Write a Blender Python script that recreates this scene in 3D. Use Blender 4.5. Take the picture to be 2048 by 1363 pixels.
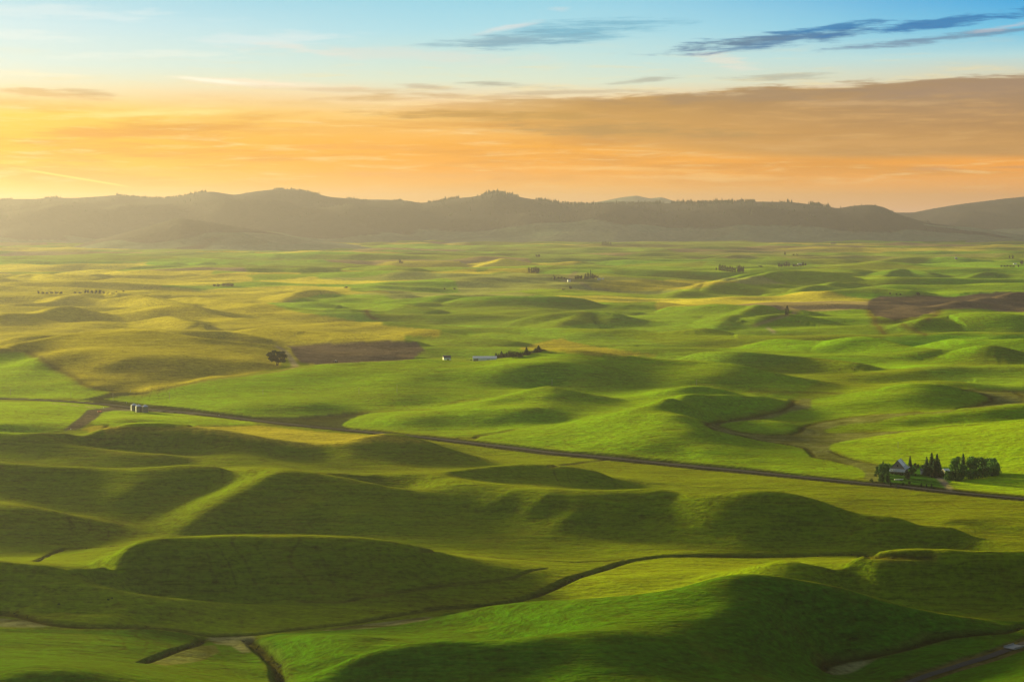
EXPOSURE=1.3; SUN_E=5.0; SKYB=(.50,.378); DOME=.95; HAZE_D=3.0e-5; HAZE_G=.6; HAZE_C=(.35,.32,.44)
import bpy, bmesh, math, random
import numpy as np
from mathutils import Vector, Matrix, Euler
for o in list(bpy.data.objects): bpy.data.objects.remove(o)
SC=bpy.context.scene; COL=SC.collection
# ------------------------------------------------ camera
cam=bpy.data.cameras.new('camera'); cam.sensor_width=36; cam.lens=36*3822/2048; cam.clip_start=1; cam.clip_end=150000
camo=bpy.data.objects.new('camera',cam); COL.objects.link(camo)
camo.location=(0,0,300); camo.rotation_euler=(math.pi/2-math.atan(256.5/3822.0),0,0)
SC.camera=camo
SC.view_settings.view_transform='Standard'; SC.view_settings.look='None'; SC.view_settings.exposure=EXPOSURE; SC.view_settings.gamma=1
cy=SC.cycles; cy.max_bounces=4; cy.diffuse_bounces=2; cy.glossy_bounces=2; cy.transmission_bounces=2; cy.volume_bounces=1; cy.transparent_max_bounces=6
# ------------------------------------------------ sun
SUN_AZ=math.radians(-46); SUN_EL=math.radians(7.5)
sd=bpy.data.lights.new('sun','SUN'); sd.energy=SUN_E; sd.angle=math.radians(6); sd.color=(1.0,0.90,0.34)
so=bpy.data.objects.new('sun',sd); COL.objects.link(so)
tosun=Vector((math.sin(SUN_AZ)*math.cos(SUN_EL),math.cos(SUN_AZ)*math.cos(SUN_EL),math.sin(SUN_EL)))
so.rotation_euler=tosun.to_track_quat('Z','Y').to_euler(); so.location=(-3000,2500,1500)
# ------------------------------------------------ node helper
class NT:
    def __init__(s,tree): s.t=tree; s.n=tree.nodes; s.l=tree.links
    def new(s,typ,**kw):
        nd=s.n.new(typ)
        for k,v in kw.items(): setattr(nd,k,v)
        return nd
    def put(s,sock,v):
        if isinstance(v,bpy.types.NodeSocket): s.l.new(v,sock)
        elif v is not None:
            if hasattr(sock,'default_value') and isinstance(v,(tuple,list)) and len(v)==3 and sock.type=='RGBA': v=(*v,1)
            sock.default_value=v
    def m(s,op,a,b=None,c=None,clamp=False):
        nd=s.new('ShaderNodeMath',operation=op,use_clamp=clamp)
        for i,v in enumerate((a,b,c)):
            if v is not None: s.put(nd.inputs[i],v)
        return nd.outputs[0]
    def mix(s,f,a,b,blend='MIX'):
        nd=s.new('ShaderNodeMix',data_type='RGBA',blend_type=blend); nd.clamp_factor=True
        s.put(nd.inputs[0],f); s.put(nd.inputs[6],a); s.put(nd.inputs[7],b); return nd.outputs[2]
    def mapr(s,v,a,b,c=0,d=1,smooth=True):
        nd=s.new('ShaderNodeMapRange'); nd.interpolation_type='SMOOTHSTEP' if smooth else 'LINEAR'
        for i,x in enumerate((v,a,b,c,d)): s.put(nd.inputs[i],x)
        return nd.outputs[0]
    def noise(s,vec,scale,detail=3,rough=.5,dist=0):
        nd=s.new('ShaderNodeTexNoise'); s.put(nd.inputs['Vector'],vec); nd.inputs['Scale'].default_value=scale
        nd.inputs['Detail'].default_value=detail; nd.inputs['Roughness'].default_value=rough; nd.inputs['Distortion'].default_value=dist
        return nd.outputs['Fac']
    def comb(s,x,y,z=0):
        nd=s.new('ShaderNodeCombineXYZ'); s.put(nd.inputs[0],x); s.put(nd.inputs[1],y); s.put(nd.inputs[2],z); return nd.outputs[0]
    def ramp(s,f,stops,interp='LINEAR'):
        nd=s.new('ShaderNodeValToRGB'); nd.color_ramp.interpolation=interp; s.put(nd.inputs[0],f); e=nd.color_ramp.elements
        while len(e)<len(stops): e.new(0.5)
        for i,(p,c) in enumerate(stops): e[i].position=p; e[i].color=(*c,1)
        return nd.outputs[0]
def lin(c): return tuple(((v/255)/12.92 if v/255<=.04045 else ((v/255+.055)/1.055)**2.4) for v in c)
# ------------------------------------------------ sky
W=bpy.data.worlds.new('World'); SC.world=W; W.use_nodes=True; W.cycles.sampling_method='MANUAL'; W.cycles.sample_map_resolution=512; W.node_tree.nodes.clear()
n=NT(W.node_tree)
geo=n.new('ShaderNodeNewGeometry'); sep=n.new('ShaderNodeSeparateXYZ')
inc=n.new('ShaderNodeVectorMath',operation='SCALE'); inc.inputs[3].default_value=-1
n.l.new(geo.outputs['Incoming'],inc.inputs[0]); n.l.new(inc.outputs[0],sep.inputs[0])
dx,dy,dz=sep.outputs
az=n.m('ARCTAN2',dx,dy); hyp=n.m('SQRT',n.m('ADD',n.m('MULTIPLY',dx,dx),n.m('MULTIPLY',dy,dy)))
el=n.m('DIVIDE',dz,n.m('MAXIMUM',hyp,1e-4))
# sky chart: S runs along the horizon, T down from 425 at the horizon (1 unit = 1/3822 rad)
S=n.m('MULTIPLY_ADD',az,3822.0,1024.0); T=n.m('MULTIPLY_ADD',el,-3822.0,425.0)
# gentle large-scale waviness so no band is dead level
w1=n.noise(n.comb(n.m('MULTIPLY',S,.0011),n.m('MULTIPLY',T,.006)),1.0,3,.55)
w2=n.noise(n.comb(n.m('MULTIPLY',S,.004),n.m('MULTIPLY',T,.03)),1.0,4,.6)
Tw=n.m('ADD',T,n.m('MULTIPLY',n.m('SUBTRACT',w1,.5),50.0))
f=n.m('DIVIDE',n.m('SUBTRACT',440.0,Tw),900.0,clamp=True)     # 0 horizon .. 1 high
def stops(L,gain=1.0): return [((440-y)/900,tuple(v*gain for v in lin(c))) for y,c in L]
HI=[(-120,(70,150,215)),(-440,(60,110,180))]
left=n.ramp(f,stops([(425,(245,176,80)),(385,(254,188,30)),(340,(255,200,0)),(300,(253,188,0)),(240,(254,208,75)),(212,(252,215,138)),(180,(244,232,190)),(140,(226,240,228)),(60,(214,240,244)),(0,(188,232,245)),(-120,(160,200,215)),(-440,(150,160,165))]))
mid=n.ramp(f,stops([(425,(252,192,125)),(392,(252,180,72)),(340,(250,164,20)),(285,(246,168,38)),(225,(248,198,112)),(195,(243,216,170)),(165,(222,232,208)),(115,(200,232,228)),(60,(176,228,240)),(0,(156,222,243)),(-120,(150,195,215)),(-440,(150,160,165))]))
right=n.ramp(f,stops([(425,(252,190,145)),(385,(248,170,84)),(330,(246,158,42)),(260,(240,180,110)),(190,(226,196,150)),(160,(216,212,186)),(120,(182,222,226)),(70,(100,198,236)),(0,(20,165,234)),(-60,(40,140,220)),(-120,(120,170,210)),(-440,(140,150,165))]))
sky=n.mix(n.mapr(S,-200,1024),left,mid); sky=n.mix(n.mapr(S,1024,2250),sky,right)
streak=n.noise(n.comb(n.m('MULTIPLY',S,.0022),n.m('MULTIPLY',T,.022)),1.0,5,.6,.4)
streak2=n.noise(n.comb(n.m('MULTIPLY',S,.006),n.m('MULTIPLY',T,.07)),1.0,6,.65,.3)
# thin warm cirrus veil between 230 and 400
veil=n.m('MULTIPLY',n.mapr(streak,.44,.66),n.m('MULTIPLY',n.mapr(T,180,250),n.mapr(T,400,330)))
sky=n.mix(n.m('MULTIPLY',veil,.72),sky,lin((216,144,44)))
veil2=n.m('MULTIPLY',n.mapr(streak2,.5,.72),n.m('MULTIPLY',n.mapr(T,60,200),n.mapr(T,395,340)))
sky=n.mix(n.m('MULTIPLY',veil2,.45),sky,lin((255,226,160)))
fib=n.noise(n.comb(n.m('MULTIPLY_ADD',T,.03,n.m('MULTIPLY',S,.010)),n.m('MULTIPLY',T,.13)),1.0,6,.7,.25)
fib=n.m('MULTIPLY',n.m('SUBTRACT',fib,.5),1.9)
lowf=n.noise(n.comb(n.m('MULTIPLY',S,.009),n.m('MULTIPLY',T,.05)),1.0,4,.6,.2)
lowf=n.m('MULTIPLY',n.m('SUBTRACT',lowf,.5),2.2)
def cloud(cx,cy,wx,wy,rot,col,op,soft=.6,warp=1.0,ns=1.0):
    """one cloud at chart place (cx,cy), half sizes wx,wy, tilted by rot"""
    global sky
    c,s=math.cos(rot),math.sin(rot); wx*=1.12; wy*=1.35
    X=n.m('SUBTRACT',S,float(cx)); Y=n.m('SUBTRACT',T,float(cy))
    p=n.m('DIVIDE',n.m('ADD',n.m('MULTIPLY',X,c),n.m('MULTIPLY',Y,s)),float(wx))
    q=n.m('DIVIDE',n.m('ADD',n.m('MULTIPLY',X,-s),n.m('MULTIPLY',Y,c)),float(wy))
    nz=n.m('MULTIPLY_ADD',lowf,warp,fib)
    r=n.m('ADD',n.m('SQRT',n.m('ADD',n.m('MULTIPLY',p,p),n.m('MULTIPLY',q,q))),nz)
    a=n.m('MULTIPLY',n.mapr(r,1.0,1.0-soft),op)
    sky=n.mix(a,sky,lin(col))
# broad tan cloud bank filling the right, rising to the right
topl=n.m('ADD',n.mapr(S,900,2250,204,150,False),n.m('MULTIPLY',n.m('SUBTRACT',w2,.5),34.0))
topl=n.m('ADD',topl,n.m('MULTIPLY',n.m('SUBTRACT',streak2,.5),60.0))
botl=n.m('ADD',n.mapr(S,600,1500,268,316,True),n.m('MULTIPLY',n.m('SUBTRACT',w1,.5),30.0))
bank=n.m('MULTIPLY',n.mapr(n.m('SUBTRACT',T,topl),-4.0,9.0),n.mapr(n.m('SUBTRACT',botl,T),-10.0,n.mapr(S,900,1700,55.0,9.0)))
bank=n.m('MULTIPLY',bank,n.mapr(n.m('MULTIPLY_ADD',w2,260.0,S),820,1350))
bcol=n.mix(n.mapr(S,900,2000),lin((196,148,70)),lin((160,128,96))); bcol=n.mix(n.mapr(T,190,300),bcol,n.mix(n.mapr(S,900,2000),lin((220,158,66)),lin((188,140,78))))
bcol=n.mix(n.m('MULTIPLY',n.mapr(streak2,.45,.7),.40),bcol,lin((222,170,100))); bcol=n.mix(n.m('MULTIPLY',n.mapr(streak,.5,.68),.35),bcol,lin((160,124,84)))
sky=n.mix(n.m('MULTIPLY',bank,.93),sky,bcol)
cloud(1960,183,300,20,-.05,(164,136,110),.75,.8,.5)
cloud(1480,196,330,14,-.03,(158,132,104),.6,.9,.6)
cloud(230,272,200,11,-.02,(232,160,52),.75,.9,.5)
cloud(420,245,120,7,-.1,(238,186,86),.5,.9,.7)
cloud(640,262,260,8,.02,(236,172,74),.5,.9,.7)
cloud(110,196,150,9,.06,(222,182,120),.75,.9,.7)
cloud(195,192,70,6,.1,(206,172,120),.6,.9,.6)
cloud(1000,172,110,5,.05,(172,168,150),.7,.9,.7)
cloud(760,197,130,8,-.03,(212,176,118),.75,.9,.6)
cloud(860,176,60,5,.05,(196,176,146),.7,.9,.7)
cloud(540,172,230,9,.06,(255,236,206),.8,.9,.8)
cloud(430,166,90,4,.09,(255,250,226),.8,.9,.5)
cloud(520,86,200,14,-.02,(222,240,240),.75,.9,.9)
cloud(610,104,90,9,.12,(238,236,226),.6,.9,.9)
cloud(800,112,330,14,.03,(226,228,216),.55,.9,.8)
cloud(1120,72,240,22,-.09,(104,178,206),.8,.95,.5)
cloud(1010,84,170,13,-.05,(138,176,192),.7,.9,.6)
cloud(1000,62,80,6,-.2,(222,232,232),.75,.9,.8)
cloud(1450,128,75,15,.22,(232,230,214),.75,.95,.7)
cloud(1560,158,120,7,-.02,(176,176,158),.7,.9,.6)
cloud(1290,163,80,5,-.08,(168,166,150),.6,.9,.7)
cloud(1120,24,30,5,0,(200,228,236),.7,.9,.6)
cloud(1580,84,240,14,-.09,(64,120,168),.9,.8,.75)
cloud(1480,90,130,8,-.1,(96,132,160),.8,.9,.7)
cloud(1640,66,120,7,-.10,(40,128,186),.85,.85,.8)
cloud(1870,58,230,10,-.095,(30,120,184),.85,.7,1.0,1.5)
cloud(1860,88,240,7,-.09,(104,140,172),.75,.85,1.0)
cloud(1990,68,90,5,-.15,(205,205,212),.55,.9,.9)
cloud(1760,98,110,6,-.06,(120,150,176),.6,.9,.9)
cloud(1850,340,70,5,.02,(212,152,92),.6,.9,.5)
cloud(2010,338,80,3,-.02,(206,148,92),.55,.9,.5)
cloud(330,345,260,7,.04,(245,176,66),.4,.9,.6)
cloud(900,58,0,0,0,(0,0,0),0) if False else None
cloud(150,40,260,14,.02,(226,244,246),.55,.95,.9)
cloud(70,85,160,10,.03,(236,246,240),.5,.95,.9)
cloud(330,118,220,9,-.03,(236,244,232),.55,.9,.9)
cloud(60,158,140,6,.04,(250,240,206),.7,.9,.8)
cloud(720,184,220,6,.03,(214,186,140),.6,.9,.8)
cloud(960,196,240,7,.02,(206,172,122),.6,.9,.8)
cloud(1150,186,180,5,-.02,(196,176,142),.6,.9,.8)
cloud(600,212,200,7,.02,(238,200,130),.6,.9,.8)
cloud(300,232,200,7,-.05,(255,228,140),.7,.9,.8)
cloud(740,296,240,6,.01,(240,164,56),.8,.9,.8)
cloud(1180,338,260,6,.02,(255,196,104),.6,.9,.8)
cloud(900,350,300,8,.0,(244,168,66),.8,.9,.8)
cloud(1400,356,260,7,.01,(255,196,108),.5,.9,.8)
cloud(1000,232,300,10,.02,(190,146,74),.8,.9,.7)
cloud(1250,262,300,12,.02,(180,140,78),.8,.9,.7)
cloud(1700,212,240,6,.0,(208,168,116),.6,.9,.7)
cloud(1640,178,70,4,-.02,(232,214,184),.6,.9,.9)
cloud(1800,290,260,9,.0,(212,158,88),.5,.9,.7)
# old contrail low on the left
cx_=n.m('SUBTRACT',T,n.m('MULTIPLY_ADD',S,.165,330.0))
tr=n.m('MULTIPLY',n.mapr(n.m('ABSOLUTE',cx_),3.0,.4),n.m('MULTIPLY',n.mapr(S,40,120),n.mapr(S,290,230)))
sky=n.mix(n.m('MULTIPLY',tr,.6),sky,lin((255,238,96)))
# glow round the low sun, outside the picture to the left
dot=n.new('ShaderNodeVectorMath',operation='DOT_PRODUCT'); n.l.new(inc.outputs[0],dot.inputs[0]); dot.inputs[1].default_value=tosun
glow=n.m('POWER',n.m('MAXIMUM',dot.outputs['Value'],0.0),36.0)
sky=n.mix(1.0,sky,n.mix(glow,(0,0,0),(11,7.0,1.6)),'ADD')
# the sunrise side of the sky, left of the picture, is far brighter than the rest
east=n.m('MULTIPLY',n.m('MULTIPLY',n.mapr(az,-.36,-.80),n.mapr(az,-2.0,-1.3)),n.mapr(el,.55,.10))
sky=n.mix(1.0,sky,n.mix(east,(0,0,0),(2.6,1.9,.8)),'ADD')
nish=n.new('ShaderNodeTexSky'); nish.sky_type='NISHITA'; nish.sun_disc=False; nish.sun_elevation=SUN_EL; nish.sun_rotation=SUN_AZ; nish.altitude=800
high=n.mapr(el,.25,.8)
nsc=n.new('ShaderNodeVectorMath',operation='SCALE'); n.l.new(nish.outputs[0],nsc.inputs[0]); nsc.inputs[3].default_value=.15
sky=n.mix(n.m('MULTIPLY',high,.5),sky,nsc.outputs[0])
below=n.mapr(el,-.01,-.08)
sky=n.mix(below,sky,lin((120,110,80)))
# the air in the haze box dims the sky close to the horizon: the sky itself is that much brighter there
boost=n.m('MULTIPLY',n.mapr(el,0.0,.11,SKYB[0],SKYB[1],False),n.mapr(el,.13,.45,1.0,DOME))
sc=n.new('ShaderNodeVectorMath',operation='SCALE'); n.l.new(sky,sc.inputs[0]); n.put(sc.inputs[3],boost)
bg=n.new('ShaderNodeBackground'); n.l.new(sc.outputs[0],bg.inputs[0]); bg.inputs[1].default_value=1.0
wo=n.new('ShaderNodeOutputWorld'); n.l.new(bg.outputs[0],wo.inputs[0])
# ---------------------------------------------------------------- terrain data
# camera geometry (photo is 2048x1363): used to place surveyed ridge points in the world
FPX=3822.0; PITCH=math.atan(256.5/FPX); HCAM=300.0
_c,_s=math.cos(PITCH),math.sin(PITCH)
def ray(px,py):
    u=(px-1024)/FPX; v=(681.5-py)/FPX
    return u,_c+v*_s,-_s+v*_c
def at(px,py,z):
    dx,dy,dz=ray(px,py); t=(z-HCAM)/dz
    return dx*t,dy*t
def proj(X,Y,Z):
    Z=Z-HCAM; f=Y*_c-Z*_s; v=Y*_s+Z*_c
    return 1024+FPX*X/f, 681.5-FPX*v/f

# near ridges: ('c' = silhouette crest, zb = height of the ground seen just over it; 's' = spur / slope / floor line)
# every point is (px,py,z) or (px,py) with the default z
NEAR=[
# ---- foreground
('s',0,[(0,1363,52),(120,1350,52),(0,1335,50),(140,1330,48),(230,1342,44),(300,1363,44)]),
('s',0,[(0,1290,27),(130,1290,25),(260,1295,22),(330,1290,16),(60,1268,22),(200,1270,20)]),
('s',0,[(0,1250,20),(128,1252,18),(299,1257,12),(363,1265,9),(404,1278,5)]),
('s',0,[(300,1318,22),(385,1300,14),(500,1330,16),(430,1350,24),(560,1363,14),(556,1336,10),(534,1310,6),(500,1284,4),(450,1275,4)]),
('s',0,[(0,1235,12),(107,1246,9),(171,1250,9),(299,1255,7),(428,1272,4),(513,1267,4),(598,1257,4),(700,1248,4),(770,1243,3),(860,1233,3)]),
('s',0,[(60,1192,27),(128,1206,26),(192,1219,23),(256,1234,17),(342,1250,9)]),
('s',0,[(0,1210,16),(60,1225,12)]),
('c',0,[(-60,1115,40,32),(0,1125,39,31),(56,1139,37,28),(128,1160,32,21),(214,1175,27,14),(274,1188,22,11),(342,1195,18,8),(428,1201,13,6),(513,1206,9,5),(600,1208,7,5)]),
('s',0,[(250,1215,19),(400,1235,9),(560,1235,5),(500,1220,7),(700,1230,4)]),
('s',0,[(766,1213,4),(872,1216,3)]),
# hill with long bright rim
('c',0,[(-60,1124,42,30),(0,1123,41,29),(86,1124,40,22),(158,1119,40,15),(205,1108,41,12),(256,1092,43,9),(308,1081,44,7),(385,1077,43,5),(492,1075,42,4),(598,1077,40,4),(680,1080,38,4),(744,1085,35,4),(800,1093,31,4),(842,1102,26,4)]),
('s',0,[(894,1116,18),(945,1130,13),(996,1143,10),(600,1140,22),(400,1140,26),(250,1130,30),(750,1150,16),(850,1170,8),(600,1185,9),(700,1199,6)]),
('s',0,[(936,1210,3),(1022,1201,3),(1065,1190,3),(1107,1175,3),(1150,1156,4),(1193,1143,4),(1236,1128,4),(1279,1118,4),(1321,1113,4),(1380,1111,4),(1500,1109,4),(1647,1107,4),(1797,1105,4),(2048,1095,4)]),
('s',0,[(900,1160,8),(1022,1165,5),(919,1108,5),(1001,1117,4),(1065,1119,4),(1150,1123,4),(1100,1140,5)]),
# bottom centre hill
('c',0,[(640,1350,27,19),(680,1331,32,20),(723,1312,36,20),(765,1299,38,19),(821,1290,40,18),(885,1284,41,18),(945,1285,41,18),(1005,1289,42,20),(1043,1282,43,25)]),
('s',0,[(1090,1272,43),(1129,1263,45),(1184,1256,47),(1240,1262,46)]),
('s',0,[(640,1300,19),(700,1305,25),(720,1290,26),(640,1275,14),(560,1290,10),(600,1330,18),(600,1363,22)]),
('c',0,[(560,1274,12,8),(620,1273,17,9),(680,1274,21,10),(740,1278,23,13),(790,1285,24,18)]),
('s',0,[(850,1340,30),(950,1363,29),(750,1363,25),(1050,1340,33),(1150,1363,34),(1200,1310,41),(1000,1320,35)]),
('s',0,[(700,1262,9),(834,1254,10),(936,1262,16),(1000,1270,22),(860,1270,15)]),
('s',0,[(880,1253,11),(936,1250,14),(1005,1242,22),(1065,1231,29),(1099,1221,33)]),
('c',0,[(860,1238,6,4),(919,1226,14,4),(970,1217,21,4),(1022,1209,26,4),(1086,1203,30,4),(1150,1200,33,4),(1214,1195,37,6),(1279,1192,40,8),(1330,1188,43,10),(1380,1179,46,12),(1433,1162,50,12),(1476,1152,52,12),(1519,1154,51,10),(1553,1160,49,8),(1604,1171,45,6),(1647,1183,40,5),(1699,1195,34,5),(1776,1212,26,5),(1861,1226,17,4),(1947,1233,10,4)]),
('s',0,[(2010,1238,4),(2048,1242,3),(2090,1250,3)]),
('s',0,[(1150,1235,37),(1250,1225,41),(1400,1215,43),(1300,1260,42),(1400,1290,36),(1500,1250,38),(1550,1220,40),(1300,1363,34),(1400,1340,31),(1550,1300,24),(1500,1363,26),(1600,1270,24),(1650,1240,24),(1700,1270,14),(1780,1240,17),(1850,1250,10)]),
('s',0,[(1643,1335,6),(1656,1322,6),(1733,1310,5),(1818,1293,5),(1861,1277,4),(1947,1267,4),(2032,1260,3)]),
('s',0,[(1690,1350,8),(1800,1330,8),(1900,1300,9),(2000,1278,8),(1600,1363,14),(1750,1363,10),(1882,1342,4),(1947,1321,4),(1989,1306,4),(2048,1284,3),(1820,1363,5),(1960,1345,14),(2048,1320,18),(2048,1363,26)]),
# orange rimmed hill, right
('c',0,[(1450,1141,12,6),(1476,1137,17,5),(1528,1127,24,4),(1587,1119,29,4),(1647,1113,33,4),(1711,1110,35,4),(1776,1110,36,5),(1840,1112,37,12)]),
('c',0,[(1840,1113,37,12),(1904,1122,34,26),(1968,1133,30,24),(2048,1148,25,18),(2110,1160,22,14)]),
('c',0,[(1904,1106,40,4),(1968,1101,42,4),(2048,1100,42,4),(2120,1100,42,4)]),
('s',0,[(1250,1165,8),(1350,1150,9),(1412,1150,10),(1348,1172,16),(1240,1185,18),(1420,1128,5),(1200,1170,6),(1560,1145,24),(1650,1160,20),(1750,1170,18),(1850,1190,12),(1950,1200,9),(2048,1220,6),(1750,1140,27),(1950,1165,20),(2048,1130,32)]),
# ---- left low hill
('c',0,[(-60,1002,27,18),(0,1007,26,18),(68,1013,24,16),(141,1028,18,12)]),
('s',0,[(214,1042,12),(278,1056,7),(0,1060,14),(100,1065,11),(73,1110,3),(128,1098,3),(180,1098,3),(0,1095,6),(300,1070,4),(500,1068,4),(700,1075,4)]),
# ---- long middle ridge (left half)
('c',0,[(-60,926,40,18),(0,930,39,18),(77,936,37,17),(180,937,36,16),(278,938,36,15),(329,934,37,15),(372,932,38,14),(436,936,38,14),(504,935,40,14),(551,938,42,14),(598,943,42,13),(650,950,40,13),(700,958,37,12),(744,968,34,14),(808,985,28,20)]),
('s',0,[(872,997,24),(940,1013,19),(1009,1030,14),(700,1010,22),(780,1030,16),(640,1000,27),(560,1040,14),(640,1060,6),(850,1060,8),(700,1030,18),(560,1000,24)]),
('s',0,[(545,947,43),(512,955,34),(496,955,29),(526,962,38),(470,987,31),(428,1012,24),(376,1045,14),(478,960,25),(400,985,19),(340,1010,14),(330,960,30),(250,985,24),(180,1000,17),(150,960,28),(300,1040,8),(60,970,26)]),
('s',0,[(738,1020,20),(808,1042,13),(870,1058,9)]),
('c',0,[(660,948,32,12),(690,947,32,11),(744,948,31,11),(800,949,31,11),(864,950,32,14)]),
('c',0,[(864,950,32,14),(902,942,33,10),(979,934,34,9),(1043,928,34,8),(1086,928,33,8),(1129,934,31,7),(1193,945,25,6)]),
('c',0,[(880,953,33,26),(919,960,34,26),(979,969,34,26),(1065,976,33,25),(1150,980,33,19),(1214,983,34,11),(1279,980,36,6),(1348,982,38,6),(1425,988,38,5),(1468,984,40,5),(1519,980,43,5),(1553,984,42,5),(1596,997,38,6),(1647,1012,33,6),(1699,1026,28,5),(1776,1035,26,5),(1861,1043,24,5),(1904,1051,23,5),(1968,1067,19,4),(2048,1085,14,4)]),
('s',0,[(1000,950,28),(1100,955,25),(1200,965,18),(1300,965,9),(1450,970,6),(1250,955,10)]),
('s',0,[(1018,986,31),(1086,995,31),(1159,1016,26),(1227,1029,21),(1291,1041,15),(1000,1005,24),(1100,1030,17),(1180,1050,11),(940,1045,12),(1080,1075,6)]),
('s',0,[(1391,1041,20),(1455,1028,27),(1498,1012,33),(1532,999,37),(1350,1010,25),(1430,1005,28),(1451,1064,14),(1510,1051,20),(1570,1034,25),(1300,1070,8),(1400,1085,7),(1600,1070,10),(1700,1070,8),(1850,1080,6),(1500,1030,26)]),
# ---- near flats south of the road
('c',0,[(-40,867,36,14),(0,868,36,13),(51,869,36,11),(128,862,37,8),(200,860,37,7),(256,858,38,7),(372,857,38,7),(428,863,36,7),(513,876,30,7),(598,887,23,7),(650,889,22,7),(700,886,24,7),(731,877,28,6),(780,871,30,6),(808,873,29,6),(860,886,22,5),(919,903,14,5)]),
('c',0,[(51,870,35,24),(98,880,32,22),(162,893,27,18),(239,902,24,15),(325,909,22,13)]),
('s',0,[(445,918,18),(513,922,16),(600,930,13),(700,938,10),(400,905,15),(600,912,12),(750,915,14),(850,930,8),(700,910,16),(0,905,22),(100,912,20)]),
('s',0,[(960,915,6),(1050,915,5),(1200,928,5),(1300,940,5),(1600,975,5),(1700,1000,6),(1900,1010,5),(2048,1040,5),(1900,1035,10)]),
# ---- main road line
('s',0,[(-60,796,8),(0,796,8),(77,799,8),(150,803,8),(214,808,7),(299,818,7),(385,825,6),(470,835,6),(556,844,6),(641,853,6),(765,865,5),(851,873,5),(919,882,5),(1022,894,5),(1107,905,5),(1193,912,5),(1279,921,5),(1380,930,5),(1476,938,5),(1604,951,5),(1733,964,5),(1818,971,5),(1904,981,5),(1989,989,5),(2048,994,5),(2110,1000,5)]),
('s',0,[(0,850,22),(0,830,16),(100,845,13),(60,815,14),(150,812,10),(130,857,9),(160,840,8),(190,820,8),(300,832,12),(400,840,9),(250,838,12),(300,849,7),(500,850,7),(600,860,7),(0,806,12),(80,806,11)]),
# ---- bright hills north of the road
('s',0,[(350,812,9),(450,815,12),(560,825,9),(640,822,10),(700,830,6),(500,800,15),(600,795,18),(700,800,16),(620,808,17),(450,790,17),(350,795,12),(280,800,8),(760,812,13),(800,800,17),(850,810,12)]),
('c',0,[(224,783,11,10),(286,781,12,11),(345,769,18,16),(414,757,24,21),(483,750,29,25),(565,738,34,26),(620,732,38,24),(680,728,42,23),(732,724,44,22),(783,722,46,22),(852,719,48,23),(887,721,47,23),(935,724,46,23),(990,719,48,23),(1052,712,52,23),(1090,704,57,22),(1121,701,60,22),(1173,705,58,21),(1232,710,54,20),(1301,717,49,20),(1380,722,46,18),(1404,722,46,17),(1441,727,44,17),(1486,731,42,16),(1520,740,36,15),(1589,753,27,14),(1641,760,21,14)]),
('s',0,[(600,765,26),(800,760,33),(700,770,26),(900,760,31),(1000,755,35),(850,785,22),(950,790,20),(750,790,20),(1050,750,38),(1100,740,44),(1180,745,40),(1250,770,24),(1150,768,27),(1350,765,27),(1420,750,36),(1300,745,35),(1500,765,26),(1560,780,18),(1480,785,17),(1200,730,46)]),
('c',0,[(956,806,24,19),(1025,789,31,21),(1059,779,35,21),(1094,773,38,21),(1114,776,37,21),(1163,786,31,20),(1214,795,25,19)]),
('s',0,[(1266,803,20),(1090,790,34),(1160,800,26),(1050,800,28),(1000,810,23),(930,828,19),(820,835,15),(720,838,8),(690,850,5),(740,858,5),(1000,823,23),(1060,818,27),(1130,825,21),(1000,838,16),(1100,840,15),(900,850,9),(930,868,6),(1000,850,10),(950,876,5)]),
('s',0,[(1022,861,9),(1107,849,16),(1193,834,25),(1236,826,30),(1266,820,35)]),
('c',0,[(1266,821,35,26),(1300,811,39,27),(1330,800,43,27),(1345,797,44,26)]),
('s',0,[(1290,840,31),(1400,862,26),(1450,880,17),(1340,830,37),(1420,845,24),(1500,880,12),(1550,892,9),(1400,900,15),(1300,890,16),(1200,870,17),(1150,890,9),(1300,910,8),(1380,912,9),(1500,920,10),(1600,920,8),(1450,925,8),(1400,820,27),(1450,815,20),(1500,815,15)]),
('c',0,[(1300,806,36,25),(1330,797,38,25),(1370,788,38,24),(1400,789,36,23),(1460,792,30,19),(1530,797,20,14)]),
('c',0,[(1350,777,34,25),(1380,773,36,25),(1400,772,36,24),(1440,778,31,22),(1500,787,22,17)]),
('s',0,[(1586,800,9),(1580,815,8),(1550,825,8),(1500,833,8),(1450,839,8),(1412,847,9),(1430,855,9),(1480,870,8),(1560,885,7),(1620,897,6),(1630,910,6),(1690,925,5),(1725,945,5),(1660,880,6),(1620,865,7)]),
('c',0,[(1480,842,13,10),(1520,838,16,11),(1560,840,16,12),(1590,845,14,11)]),
('s',0,[(1550,865,8),(1600,850,9),(1640,840,8),(1700,833,8),(1780,828,8),(1880,822,8),(1950,812,8),(1985,800,9),(2040,795,9)]),
('c',0,[(1640,787,12,11),(1700,779,18,14),(1760,773,24,16),(1820,768,30,16),(1880,770,29,15),(1930,778,22,13),(1970,788,14,12)]),
('s',0,[(1700,805,13),(1800,795,19),(1900,795,17),(1850,810,12),(1750,815,10),(1640,815,9),(1650,800,10)]),
('s',0,[(1650,858,8),(1700,845,12),(1800,838,16),(1900,828,21),(1980,819,26),(2048,813,28),(2110,810,29),(1780,858,9),(1700,862,7),(1900,850,12),(2000,845,15),(1700,875,7)]),
('c',0,[(1850,855,14,10),(1900,848,19,12),(1980,845,24,15),(2048,840,29,16),(2110,838,31,16)]),
('s',0,[(1670,890,6),(1700,880,9),(1800,872,14),(1900,870,18),(2000,875,22),(2048,885,22),(1800,895,10),(1900,905,10),(2000,910,13),(2048,930,11),(1700,910,6),(1850,930,6),(1950,960,6),(2048,970,6)]),
# ---- left middle: green field and golden hills
] ; LM=[
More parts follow.
